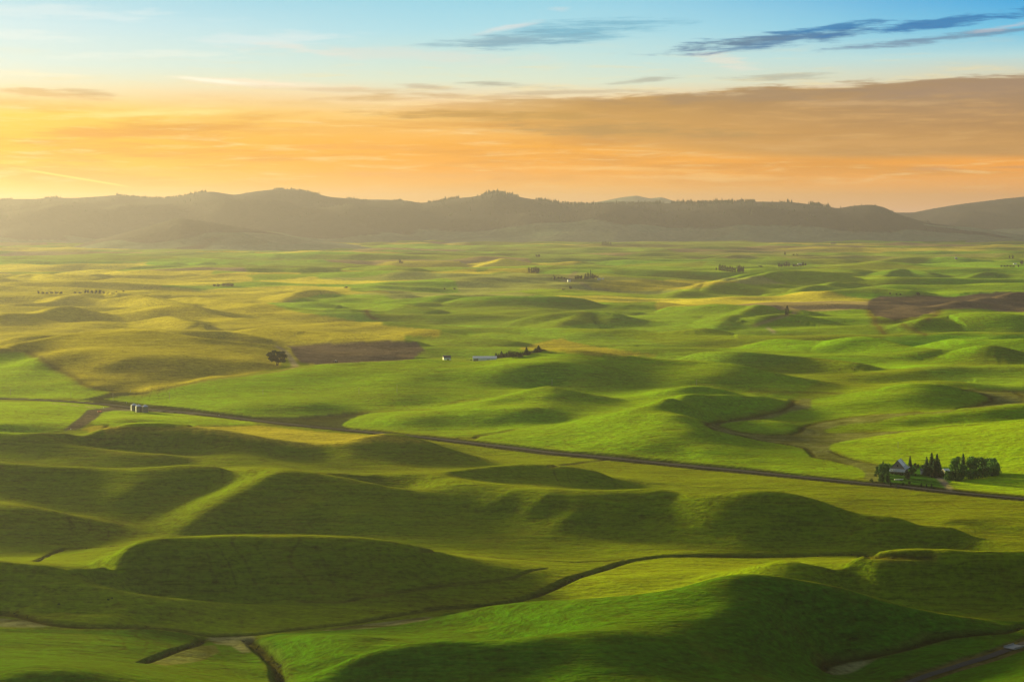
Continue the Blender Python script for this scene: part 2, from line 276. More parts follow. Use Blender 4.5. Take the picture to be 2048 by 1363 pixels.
('s',0,[(0,730,25),(60,745,22),(120,760,17),(180,780,12),(0,770,15),(80,780,12),(0,702,34),(52,702,34),(83,719,29),(114,740,23),(145,753,19),(166,769,15),(193,779,12),(224,786,9),(60,790,9)]),
('c',0,[(-40,698,38,25),(0,695,39,27),(69,681,43,28),(138,667,47,28),(221,659,50,28),(310,665,48,28),(414,678,43,26),(500,687,39,25),(552,692,37,25),(600,696,34,25)]),
('s',0,[(86,703,39),(155,711,37),(241,725,33),(328,735,28),(424,749,24),(250,690,40),(400,710,34),(500,725,29),(300,700,37),(172,755,20),(241,738,26),(300,770,18),(400,755,23),(200,772,15),(350,740,26),(560,715,30),(580,730,28)]),
] ; REST=[
('s',0,[(650,700,30),(750,692,32),(830,690,31),(650,722,26),(750,712,28),(830,712,28)]),
]

def _lift(k,p):
    f=1+.45*min(1,max(0,(640-p[0])/190.)); g=lambda z:12+(z-12)*f
    return (p[0],p[1],g(p[2]),p[3]) if k=='c' else (p[0],p[1],g(p[2]))
NEAR+=[(k,q,[_lift(k,p) for p in pts]) for k,q,pts in LM]+REST
# far ridges: bumps above the plain, (front width, back width, [(px,py,height)...])
FAR=[
(150,120,[(-40,668,14),(0,672,10),(40,664,16),(100,662,17),(160,660,16),(215,655,18),(235,650,14)]),
(170,140,[(150,640,5),(231,648,14),(310,650,18),(397,653,18),(466,656,15),(534,671,9),(593,681,3)]),
(170,140,[(440,662,4),(480,652,12),(517,647,18),(603,647,20),(700,652,18),(766,662,14),(852,672,10),(956,680,5)]),
(160,130,[(780,652,6),(835,643,18),(887,645,18),(956,655,14),(1042,665,10),(1128,679,4)]),
(160,130,[(930,650,4),(970,645,14),(1025,646,17),(1128,657,14),(1232,671,8),(1301,679,3)]),
(150,110,[(1000,697,3),(1039,691,10),(1077,683,18),(1118,678,22),(1163,684,17),(1200,690,10)]),
(150,110,[(1100,694,10),(1180,690,17),(1232,698,14),(1301,707,12),(1335,705,14),(1380,699,16),(1417,707,14),(1486,721,10),(1555,729,6),(1620,738,3)]),
(150,120,[(1300,694,4),(1348,691,12),(1434,686,18),(1486,686,19),(1555,692,16),(1624,694,15),(1693,702,13),(1762,712,9),(1831,724,3)]),
(150,120,[(1440,671,5),(1500,666,13),(1589,667,16),(1651,671,14),(1693,667,17),(1762,671,16),(1848,683,14),(1917,695,10),(1996,712,4)]),
(150,120,[(1840,676,4),(1890,670,12),(1934,668,16),(1990,667,17),(2048,667,18),(2110,668,18)]),
(140,110,[(1900,694,4),(1940,686,14),(1975,680,19),(2010,686,16),(2048,697,10),(2100,702,6)]),
(150,110,[(1750,738,3),(1796,733,9),(1850,724,15),(1900,719,18),(1969,717,20),(2048,722,18),(2110,728,12)]),
(130,100,[(1725,760,3),(1745,757,10),(1796,749,16),(1848,745,19),(1900,752,12),(1951,760,4)]),
(130,100,[(1920,760,4),(1960,754,10),(2000,750,15),(2048,746,18),(2110,742,20)]),
(90,90,[(1576,790,2),(1624,771,6),(1658,762,9),(1710,743,10),(1745,733,8)]),
(200,150,[(190,605,12),(250,603,18),(340,603,20),(430,615,16),(520,628,12),(640,636,8),(700,642,4)]),
(200,150,[(-40,628,12),(0,622,16),(60,616,18),(120,607,20),(190,603,18)]),
(200,150,[(330,588,8),(380,590,14),(480,600,14),(600,612,12),(720,622,6)]),
(200,150,[(560,580,8),(620,575,16),(700,580,14),(800,590,10),(900,596,5)]),
(220,160,[(850,600,6),(950,590,16),(1050,588,20),(1150,592,16),(1230,600,8)]),
(200,150,[(980,630,5),(1060,620,14),(1140,612,20),(1230,620,14),(1300,632,6)]),
(200,150,[(1280,612,6),(1350,600,16),(1440,604,18),(1530,612,14),(1600,622,6)]),
(220,160,[(1340,578,10),(1450,560,20),(1560,548,24),(1650,552,20),(1760,560,10)]),
(200,150,[(1480,650,4),(1530,622,16),(1580,616,20),(1640,624,14),(1700,632,6)]),
(200,150,[(1740,605,8),(1840,612,10),(1940,596,16),(2010,583,20),(2100,580,22)]),
(160,130,[(1800,652,5),(1840,632,14),(1890,617,22),(1960,617,24),(2048,626,20),(2110,630,18)]),
(220,160,[(1500,560,6),(1620,585,10),(1720,572,18),(1820,580,12),(1900,590,6)]),
(250,180,[(-40,560,14),(60,548,20),(160,558,14),(260,566,6)]),
(250,180,[(60,548,4),(180,540,16),(330,545,18),(460,555,8)]),
(250,180,[(640,540,10),(780,532,20),(880,545,10)]),
(250,180,[(900,530,8),(980,522,20),(1060,514,24),(1180,524,16),(1300,534,6)]),
(250,180,[(1380,520,10),(1500,508,24),(1620,520,10)]),
(260,200,[(1700,525,8),(1850,512,22),(2000,524,10)]),
(260,200,[(250,508,10),(420,498,22),(560,506,10)]),
(150,120,[(300,622,6),(331,626,14),(379,633,16),(448,643,8)]),
(180,140,[(240,588,6),(279,588,14),(310,591,16),(362,597,14),(431,605,8),(480,612,3)]),
(180,140,[(540,604,5),(559,598,8),(603,581,15),(638,579,16),(700,585,8)]),
(180,140,[(-40,594,12),(0,593,13),(86,591,14),(131,588,13),(172,586,8),(220,590,4)]),
(200,150,[(360,533,4),(397,529,9),(431,523,15),(483,527,12),(551,533,5)]),
(200,150,[(30,562,4),(69,557,10),(103,553,15),(150,552,14),(190,553,10),(260,560,4)]),
(200,150,[(660,546,3),(697,541,8),(732,530,14),(794,534,15),(880,548,6)]),
(200,150,[(1060,652,3),(1087,646,7),(1128,623,15),(1180,613,18),(1232,626,12),(1300,640,4)]),
(200,150,[(1300,583,6),(1348,575,12),(1469,556,17),(1555,549,18),(1607,548,16),(1641,559,9),(1700,566,4)]),
(180,140,[(1500,583,4),(1538,579,9),(1641,568,14),(1693,563,13),(1760,568,6)]),
(180,140,[(1700,564,4),(1745,557,9),(1803,539,16),(1848,546,12),(1900,556,6)]),
(180,140,[(1850,562,4),(1882,558,9),(1934,548,15),(1979,544,16),(2020,550,10),(2060,555,8)]),
(160,130,[(1390,650,4),(1427,640,9),(1480,618,14),(1520,604,17),(1569,606,15),(1617,620,8),(1670,632,3)]),
(150,120,[(1310,656,4),(1348,651,9),(1410,642,15),(1462,650,8),(1520,660,3)]),
(160,120,[(620,610,4),(700,600,10),(790,602,14),(860,612,10),(930,622,4)]),
]
def fbase(d):
    return 26*np.exp(-np.maximum(d-3800,0)/1300.0)

def _perm(seed):
    r=np.random.RandomState(seed); return r.rand(256,256)*2*np.pi
_P={}
def noise(x,y,seed=0):
    """gradient noise, about -0.7..0.7"""
    if seed not in _P: _P[seed]=_perm(seed)
    g=_P[seed]
    xi=np.floor(x).astype(np.int64); yi=np.floor(y).astype(np.int64); fx=x-xi; fy=y-yi
    w=lambda t:t*t*t*(t*(6*t-15)+10)
    def dot(i,j):
        a=g[(yi+j)&255,(xi+i)&255]; return np.cos(a)*(fx-i)+np.sin(a)*(fy-j)
    u,v=w(fx),w(fy)
    return (dot(0,0)*(1-u)+dot(1,0)*u)*(1-v)+(dot(0,1)*(1-u)+dot(1,1)*u)*v
def smst(a,b,x):
    t=np.clip((x-a)/(b-a),0,1); return t*t*(3-2*t)

def dens(pts,step=46):
    out=[]
    for a,b in zip(pts[:-1],pts[1:]):
        n=max(1,int(round(math.hypot(b[0]-a[0],b[1]-a[1])/step)))
        for k in range(n):
            t=k/n; out.append(tuple(a[i]+(b[i]-a[i])*t for i in range(len(a))))
    out.append(pts[-1]); return out

def near_points():
    P=[]
    for kind,_,pts in NEAR:
        if kind=='c':
            for px,py,z,zb in dens(pts):
                X,Y=at(px,py,z); P.append((X,Y,z-.65*4.0*min(1,max(0,z-zb-3)/14)))
                if z-zb>=3:
                    X2,Y2=at(px,py-1.5,zb); P.append((X2,Y2,zb))
                    if z-zb>=9:
                        t=.55; zr=z+(zb-z)*t; P.append((X+(X2-X)*t,Y+(Y2-Y)*t,zr-.16*(z-zb)))
        else:
            for p in pts:
                X,Y=at(*p); P.append((X,Y,p[2]))
    return P
def extra_points():
    P=[]
    # ground outside the picture: toward the butte, to the left and right
    for u in np.linspace(-.75,.75,16):
        for d,z in ((985,38),(900,46),(700,92),(450,165)):
            P.append((u*d,d,z+8*math.sin(u*17+d)))
    r=np.random.RandomState(5)
    for d in (1250,1500,1800,2200,2600,3050,3500,4100):
        for u in (-.62,-.5,-.4,.4,.5,.62):
            P.append((u*d,d+r.uniform(-60,60),15+r.uniform(-14,22)+(20 if d<1400 else 0)))
    for u in np.linspace(-.3,.3,13):
        for d in (4650,5100): P.append((u*d,d,float(fbase(np.array(float(d))))))
    return P
def tps_fit(P,lam=3e-4):
    A=np.array(P); x=A[:,:2]/1000.; z=A[:,2]; n=len(x)
    r2=((x[:,None]-x[None])**2).sum(2)
    K=.5*r2*np.log(r2+1e-12)
    K[np.arange(n),np.arange(n)]+=lam
    B=np.hstack([np.ones((n,1)),x]); M=np.zeros((n+3,n+3)); M[:n,:n]=K; M[:n,n:]=B; M[n:,:n]=B.T
    w=np.linalg.solve(M,np.concatenate([z,np.zeros(3)]))
    return x,w
def tps_eval(fit,X,Y):
    x,w=fit; n=len(x); sh=X.shape; q=np.stack([X.ravel(),Y.ravel()],1)/1000.; out=np.empty(len(q))
    for i in range(0,len(q),8000):
        s=q[i:i+8000]; r2=((s[:,None,0]-x[None,:,0])**2+(s[:,None,1]-x[None,:,1])**2)
        out[i:i+8000]=(.5*r2*np.log(r2+1e-12))@w[:n]+w[n]+s@w[n+1:]
    return out.reshape(sh)

def far_height(X,Y):
    d=Y
    H=fbase(d)
    best=np.full(X.shape,-8.0)
    K=7.0
    acc=np.zeros(X.shape)
    for wf,wb,pts in FAR:
        W=[]
        for px,py,h in pts:
            h*=(1.8 if pts[len(pts)//2][1]>600 else 1.85); z=h+20
            for _ in range(4):
                x,y=at(px,py,z); z=h+float(fbase(np.array(y)))
            W.append((x,y,h))
        W=np.array(W); n0=len(W)
        tt_=np.linspace(0,n0-1,(n0-1)*5+1); W=np.stack([np.interp(tt_,np.arange(n0),W[:,k]) for k in range(3)],1)
        kr=np.array([1,2,3,4,3,2,1.])/16; W=np.stack([np.convolve(np.pad(W[:,k],3,'reflect',reflect_type='odd'),kr,'valid') for k in range(3)],1)
        sN=np.linspace(0,1,len(W)); W[:,2]*=np.where(pts[0][0]<0,1,smst(-.02,.22,sN))*np.where(pts[-1][0]>2050,1,smst(1.02,.78,sN))
        sel=(Y>W[:,1].min()-900)&(Y<W[:,1].max()+900)&(X>W[:,0].min()-900)&(X<W[:,0].max()+900)
        if not sel.any(): continue
        xs=X[sel]; ys=Y[sel]; bd=np.full(xs.shape,1e9); bh=np.zeros(xs.shape)
        for a,b in zip(W[:-1],W[1:]):
            dx,dy=b[0]-a[0],b[1]-a[1]; L2=dx*dx+dy*dy
            t=((xs-a[0])*dx+(ys-a[1])*dy)/L2; tc=np.clip(t,0,1)
            ex=xs-(a[0]+tc*dx); ey=ys-(a[1]+tc*dy); dd=np.hypot(ex,ey)
            w=(wb+(wf-wb)*smst(-.5,.5,-ey/(dd+1e-6)))*.92; q=dd/w
            hh=a[2]+(b[2]-a[2])*tc
            m=q<bd; bd=np.where(m,q,bd); bh=np.where(m,hh,bh)
        # rounded crest, long concave foot
        prof=np.exp(-(np.sqrt(bd*bd+.025)-.158)*1.5)*(1-smst(2.0,3.2,bd))
        v=bh*1.08*prof
        acc[sel]=np.maximum(acc[sel],v)+0.12*np.minimum(acc[sel],v)
    # natural rolling loess hills everywhere else, drawn out along a north-easterly grain
    c,s=math.cos(.35),math.sin(.35); P=(X*c+Y*s); Q=(-X*s+Y*c)
    wx=noise(X/1500,Y/1500,11)*350; wy=noise(X/1500+9,Y/1500,12)*350
    n1=1-np.sqrt(noise((P+wx)/900,(Q+wy)/420,1)**2+.003)*2.4
    n2=(1-np.sqrt(noise((P-wy)/480+5,(Q+wx)/260,2)**2+.004)*2.2)*(1-.7*smst(5000,9000,Y))
    n4=1-np.sqrt(noise((P-wx)/1900+3,(Q+wy)/1000,4)**2+.002)*2.4
    c5,s5=math.cos(-.30),math.sin(-.30); P5=X*c5+Y*s5+wx; Q5=-X*s5+Y*c5+wy*.8
    n5=1-np.sqrt(noise(P5/2100,Q5/500,6)**2+.003)*2.4
    n6=1-np.sqrt(noise(P5/1000+7,Q5/250+3,7)**2+.004)*2.3
    n3=noise(P/1300,Q/1000,3)
    proc=38*n5+12*n6*(1-smst(7000,11000,Y))+10*n1*(1-.35*smst(6000,10000,Y))+9*n2+12*n3+20*n4*smst(4500,8000,Y)
    m=np.clip(acc/10,0,1)
    big=noise(X/4000,Y/3000,31)*smst(7000,12000,Y)*26
    return H-33+acc+proc*(1-.4*m)*(.75+.5*smst(5000,9000,Y))+big
_DBX=np.array([-.7,-.27,-.163,-.124,-.098,-.06,.02,.08,.14,.2,.27,.7]); _DBY=np.array([3750.,3750,3750,3780,3700,3600,3560,3380,3180,3060,3060,3060])
def height_coarse(X,Y,fit):
    nr=int(np.searchsorted(Y[:,0],4700.)); near=np.zeros(X.shape); near[:nr]=tps_eval(fit,X[:nr],Y[:nr])
    far=np.zeros(X.shape); f0=int(np.searchsorted(Y[:,0],2900.)); far[f0:]=far_height(X[f0:],Y[f0:])
    db=np.interp(X/np.maximum(Y,1),_DBX,_DBY)
    b=smst(0,1,(Y-db)/220.); b_=b; crest=np.zeros(X.shape)
    z=near*(1-b)+far*b
    # crisp, slightly raised crest lines
    rows=slice(int(np.searchsorted(Y[:,0],1000.)),int(np.searchsorted(Y[:,0],4700.)))
    for kind,_,pts in NEAR:
        if kind!='c': continue
        pp=[p for p in dens(pts,30)]
        L=np.array([at(*p[:3]) for p in pp]); A=np.array([4.0*min(1,max(0,(p[2]-p[3])-3)/14) for p in pp])
        for a,bb,h0,h1 in zip(L[:-1,:2],L[1:,:2],A[:-1],A[1:]):
            r0=int(np.searchsorted(Y[:,0],min(a[1],bb[1])-150)); r1=int(np.searchsorted(Y[:,0],max(a[1],bb[1])+150)); ua=min(a[0]/a[1],bb[0]/bb[1])-.09; ub=max(a[0]/a[1],bb[0]/bb[1])+.09
            c0=int(np.searchsorted(X[0]/Y[0],ua)); c1=int(np.searchsorted(X[0]/Y[0],ub))
            xs=X[r0:r1,c0:c1]; ys=Y[r0:r1,c0:c1]; e=bb-a; t=np.clip(((xs-a[0])*e[0]+(ys-a[1])*e[1])/((e**2).sum()+1e-9),0,1)
            dd=np.hypot(xs-a[0]-t*e[0],ys-a[1]-t*e[1]); v=(h0+(h1-h0)*t)*np.exp(-(dd/27.)**2)
            crest[r0:r1,c0:c1]=np.maximum(crest[r0:r1,c0:c1],v)
    z=z+crest*(1-b_)
    # rolling ground outside the surveyed wedge
    out=smst(.29,.36,np.abs(X/np.maximum(Y,1)))*(1-b)*smst(300,900,Y)
    z=z+out*(14*noise(X/420,Y/330,21)+8*noise(X/200,Y/220,22))
    # the butte under the camera
    R=np.hypot(X,Y); but=HCAM-2.2-.30*R+ .00007*R*R
    k=1-smst(500,950,R); z=z*(1-k)+but*k
    return z
# ---------------------------------------------------------------- height field
_fit=tps_fit(near_points()+extra_points())
UC=np.concatenate([np.linspace(-.8,-.31,60)[:-1],np.linspace(-.31,.31,560),np.linspace(.31,.8,60)[1:]])
TC=np.concatenate([np.linspace(math.log(12.),math.log(850.),120)[:-1],np.linspace(math.log(850.),math.log(27000.),1000)])
def _fu(u): return np.interp(u,UC,np.arange(len(UC)))
def _ft(y): return np.interp(np.log(y),TC,np.arange(len(TC)))
_U,_T=np.meshgrid(UC,TC); _Y=np.exp(_T)
ZC=height_coarse(_U*_Y,_Y,_fit)
def _cr(Z,f,ax):
    i=np.clip(np.floor(f).astype(int),1,Z.shape[ax]-3); t=f-i
    w=[-.5*t+t*t-.5*t**3,1-2.5*t*t+1.5*t**3,.5*t+2*t*t-1.5*t**3,-.5*t*t+.5*t**3]
    sh=[1,1]; sh[ax]=-1
    return sum(w[k].reshape(sh)*np.take(Z,i-1+k,axis=ax) for k in range(4))
def hgt(X,Y):
    """smooth ground height at world X,Y (arrays)"""
    X=np.asarray(X,float); Y=np.maximum(np.asarray(Y,float),12.5)
    fu=_fu(X/Y); ft=_ft(Y)
    i=np.clip(np.floor(fu).astype(int),1,len(UC)-3); j=np.clip(np.floor(ft).astype(int),1,len(TC)-3)
    a=fu-i; b=ft-j
    def w(t): return (-.5*t+t*t-.5*t**3,1-2.5*t*t+1.5*t**3,.5*t+2*t*t-1.5*t**3,-.5*t*t+.5*t**3)
    A=w(a); B=w(b); out=0
    for q in range(4):
        for p in range(4): out=out+A[p]*B[q]*ZC[j-1+q,i-1+p]
    return out
_DM=np.concatenate([np.linspace(600,4600,1700),np.exp(np.linspace(math.log(4603),math.log(26000),1500))])
def hit(px,py,push=0.):
    """where the sight line of a surveyed photo point meets the ground"""
    dx,dy,dz=ray(px,py); t=_DM/dy
    z=HCAM+dz*t; g=hgt(dx*t,_DM); k=np.nonzero(g>=z)[0]
    k=k[0] if len(k) else len(_DM)-1
    if k>0:
        a=z[k-1]-g[k-1]; b=g[k]-z[k]; s=a/(a+b+1e-9); Yv=_DM[k-1]+(_DM[k]-_DM[k-1])*s
    else: Yv=_DM[0]
    Yv+=push
    return dx/dy*Yv,Yv
def hitline(pts,step=24):
    return [hit(*p[:2],p[2] if len(p)>2 else 0.) for p in dens([p if len(p)>2 else (*p,0.) for p in pts],step)]
def inpoly(X,Y,poly):
    P=np.array(poly); x0,x1,y0,y1=P[:,0].min(),P[:,0].max(),P[:,1].min(),P[:,1].max()
    m=(X>x0)&(X<x1)&(Y>y0)&(Y<y1); out=np.zeros(X.shape,bool)
    if not m.any(): return out
    x=X[m]; y=Y[m]; c=np.zeros(x.shape,bool)
    for a,b in zip(P,np.roll(P,-1,0)):
        if a[1]==b[1]: continue
        cond=(a[1]>y)!=(b[1]>y)
        c^=cond&(x<(b[0]-a[0])*(y-a[1])/(b[1]-a[1])+a[0])
    out[m]=c; return out
def linedist(X,Y,L,maxd):
    P=np.array(L); D=np.full(X.shape,1e9)
    m=(X>P[:,0].min()-maxd)&(X<P[:,0].max()+maxd)&(Y>P[:,1].min()-maxd)&(Y<P[:,1].max()+maxd)
    x=X[m]; y=Y[m]; d=np.full(x.shape,1e9)
    for a,b in zip(P[:-1],P[1:]):
        e=b-a; L2=(e**2).sum()+1e-9; t=np.clip(((x-a[0])*e[0]+(y-a[1])*e[1])/L2,0,1)
        d=np.minimum(d,np.hypot(x-a[0]-t*e[0],y-a[1]-t*e[1]))
    D[m]=d; return D
# ---------------------------------------------------------------- surveyed lines (photo points)
ROAD=[(-1100,800),(-600,792),(-80,796),(0,796),(77,799),(150,803),(214,808),(299,818),(385,825),(470,835),(556,845),(641,854),(765,866),(851,874),(919,882),(1022,894),(1107,905),(1193,912),(1279,921),(1380,931),(1476,940),(1604,953),(1733,966),(1818,973),(1904,983),(1989,991),(2048,996),(2140,1004),(2500,1032),(3100,1070)]
LINES=[ # (half width m, depth m, colour, points): creeks, ditches (damp ground plus painted bank shade) and field edges
(5,3.2,'wet_shade',[(872,1215),(936,1210),(1022,1201),(1065,1190),(1107,1175),(1150,1156),(1193,1143),(1236,1128),(1262,1120),(1321,1113),(1380,1111),(1500,1109),(1647,1108),(1797,1107),(1860,1107)]),
(2.2,1.2,'wet_shade',[(842,1102),(919,1107),(1001,1116),(1065,1118),(1150,1123),(1214,1121),(1249,1118)]),
(1.8,.8,'wet_shade',[(690,1199),(735,1190),(885,1171),(1022,1158),(1065,1143),(1095,1138)]),
(2.0,.8,'wet_shade',[(600,1199),(640,1201),(680,1201),(714,1195)]),
(3,1.6,'wet_shade',[(73,1122),(95,1112),(128,1099),(180,1098),(240,1095)]),
(4,2.2,'wet_shade',[(872,1216),(800,1228),(740,1238),(700,1246),(598,1256),(513,1268),(428,1272),(385,1266),(299,1254),(171,1248),(107,1242),(40,1228),(-40,1222)]),
(5,3.5,'wet_shade',[(500,1280),(512,1292),(534,1310),(553,1328),(557,1345),(563,1370)]),
(3.5,2.2,'wet_shade',[(406,1276),(395,1288),(350,1299),(316,1310),(285,1322)]),
(4,2.2,'wet_shade',[(1690,1352),(1660,1345),(1643,1333),(1652,1322),(1690,1313),(1733,1308),(1818,1291),(1861,1277),(1900,1269),(1947,1265),(2010,1261),(2048,1250)]),
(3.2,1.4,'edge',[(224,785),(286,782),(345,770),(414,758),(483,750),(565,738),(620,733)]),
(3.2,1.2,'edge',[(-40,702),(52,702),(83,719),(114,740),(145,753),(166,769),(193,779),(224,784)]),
(2.5,1.5,'wet_shade',[(185,851),(300,851),(400,850),(512,848),(600,852)]),
(2.5,1.5,'wet_shade',[(700,828),(745,822),(800,820),(860,818)]),
(3,1.5,'wet_shade',[(920,875),(948,877),(957,872),(1000,865),(1025,859)]),
(2.5,1.2,'wet_shade',[(902,807),(925,802),(955,800)]),
(3.0,1.6,'wet_shade',[(1588,800),(1582,812),(1560,822),(1500,833),(1450,840),(1412,848),(1430,858),(1470,869),(1520,881),(1570,889),(1612,897)]),
(2.6,1.2,'wet_shade',[(1432,849),(1450,857),(1480,864),(1540,868),(1580,866),(1600,858),(1612,849),(1640,841),(1690,834),(1750,829),(1808,826),(1880,820),(1950,811),(1980,801),(1981,793),(1965,786)]),
(2.2,1.0,'wet_shade',[(1658,863),(1688,864),(1794,862),(1838,860),(1900,852),(1960,848)]),
(2.6,1.2,'wet_shade',[(1612,897),(1622,906),(1630,914),(1665,920),(1700,928)]),
(2.2,1.0,'wet_shade',[(1662,903),(1690,914),(1722,922),(1755,927)]),
(2.2,.8,'wet_shade',[(1930,779),(1990,781),(2030,785),(2048,795)]),
(3.0,1.2,'wet_shade',[(1100,931),(1150,927),(1190,922),(1215,918)]),
(2.5,1.0,'wet_shade',[(1500,781),(1590,785),(1680,787)]),
(3,1,'edge',[(733,618),(735,628),(752,638)]),
(3,1,'edge',[(1735,618),(1750,645),(1770,668)]),
(3,1,'edge',[(1800,648),(1830,660),(1850,670)]),
(2.5,.8,'edge',[(1750,645),(1790,642),(1830,636)]),
(3.5,1,'edge',[(1508,652),(1550,635),(1600,620)]),
(3,.8,'edge',[(1880,617),(1870,630),(1855,640)]),
]
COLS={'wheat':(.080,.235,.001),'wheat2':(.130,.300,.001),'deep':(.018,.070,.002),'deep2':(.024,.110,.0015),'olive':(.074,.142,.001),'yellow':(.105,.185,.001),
'gold':(.34,.285,.022),'dry':(.19,.20,.08),'draw':(.11,.135,.035),'brown':(.165,.115,.070),'verge':(.060,.070,.016),'lawn':(.045,.12,.008),  # gold: dry crop tone, brightened to carry the left plain's haze glow
'wet_shade':(.012,.018,.003),'edge':(.045,.045,.012),'gravel':(.30,.27,.21),'dirt':(.12,.095,.055),'stubble':(.16,.13,.045),'green':(.065,.160,.006)}
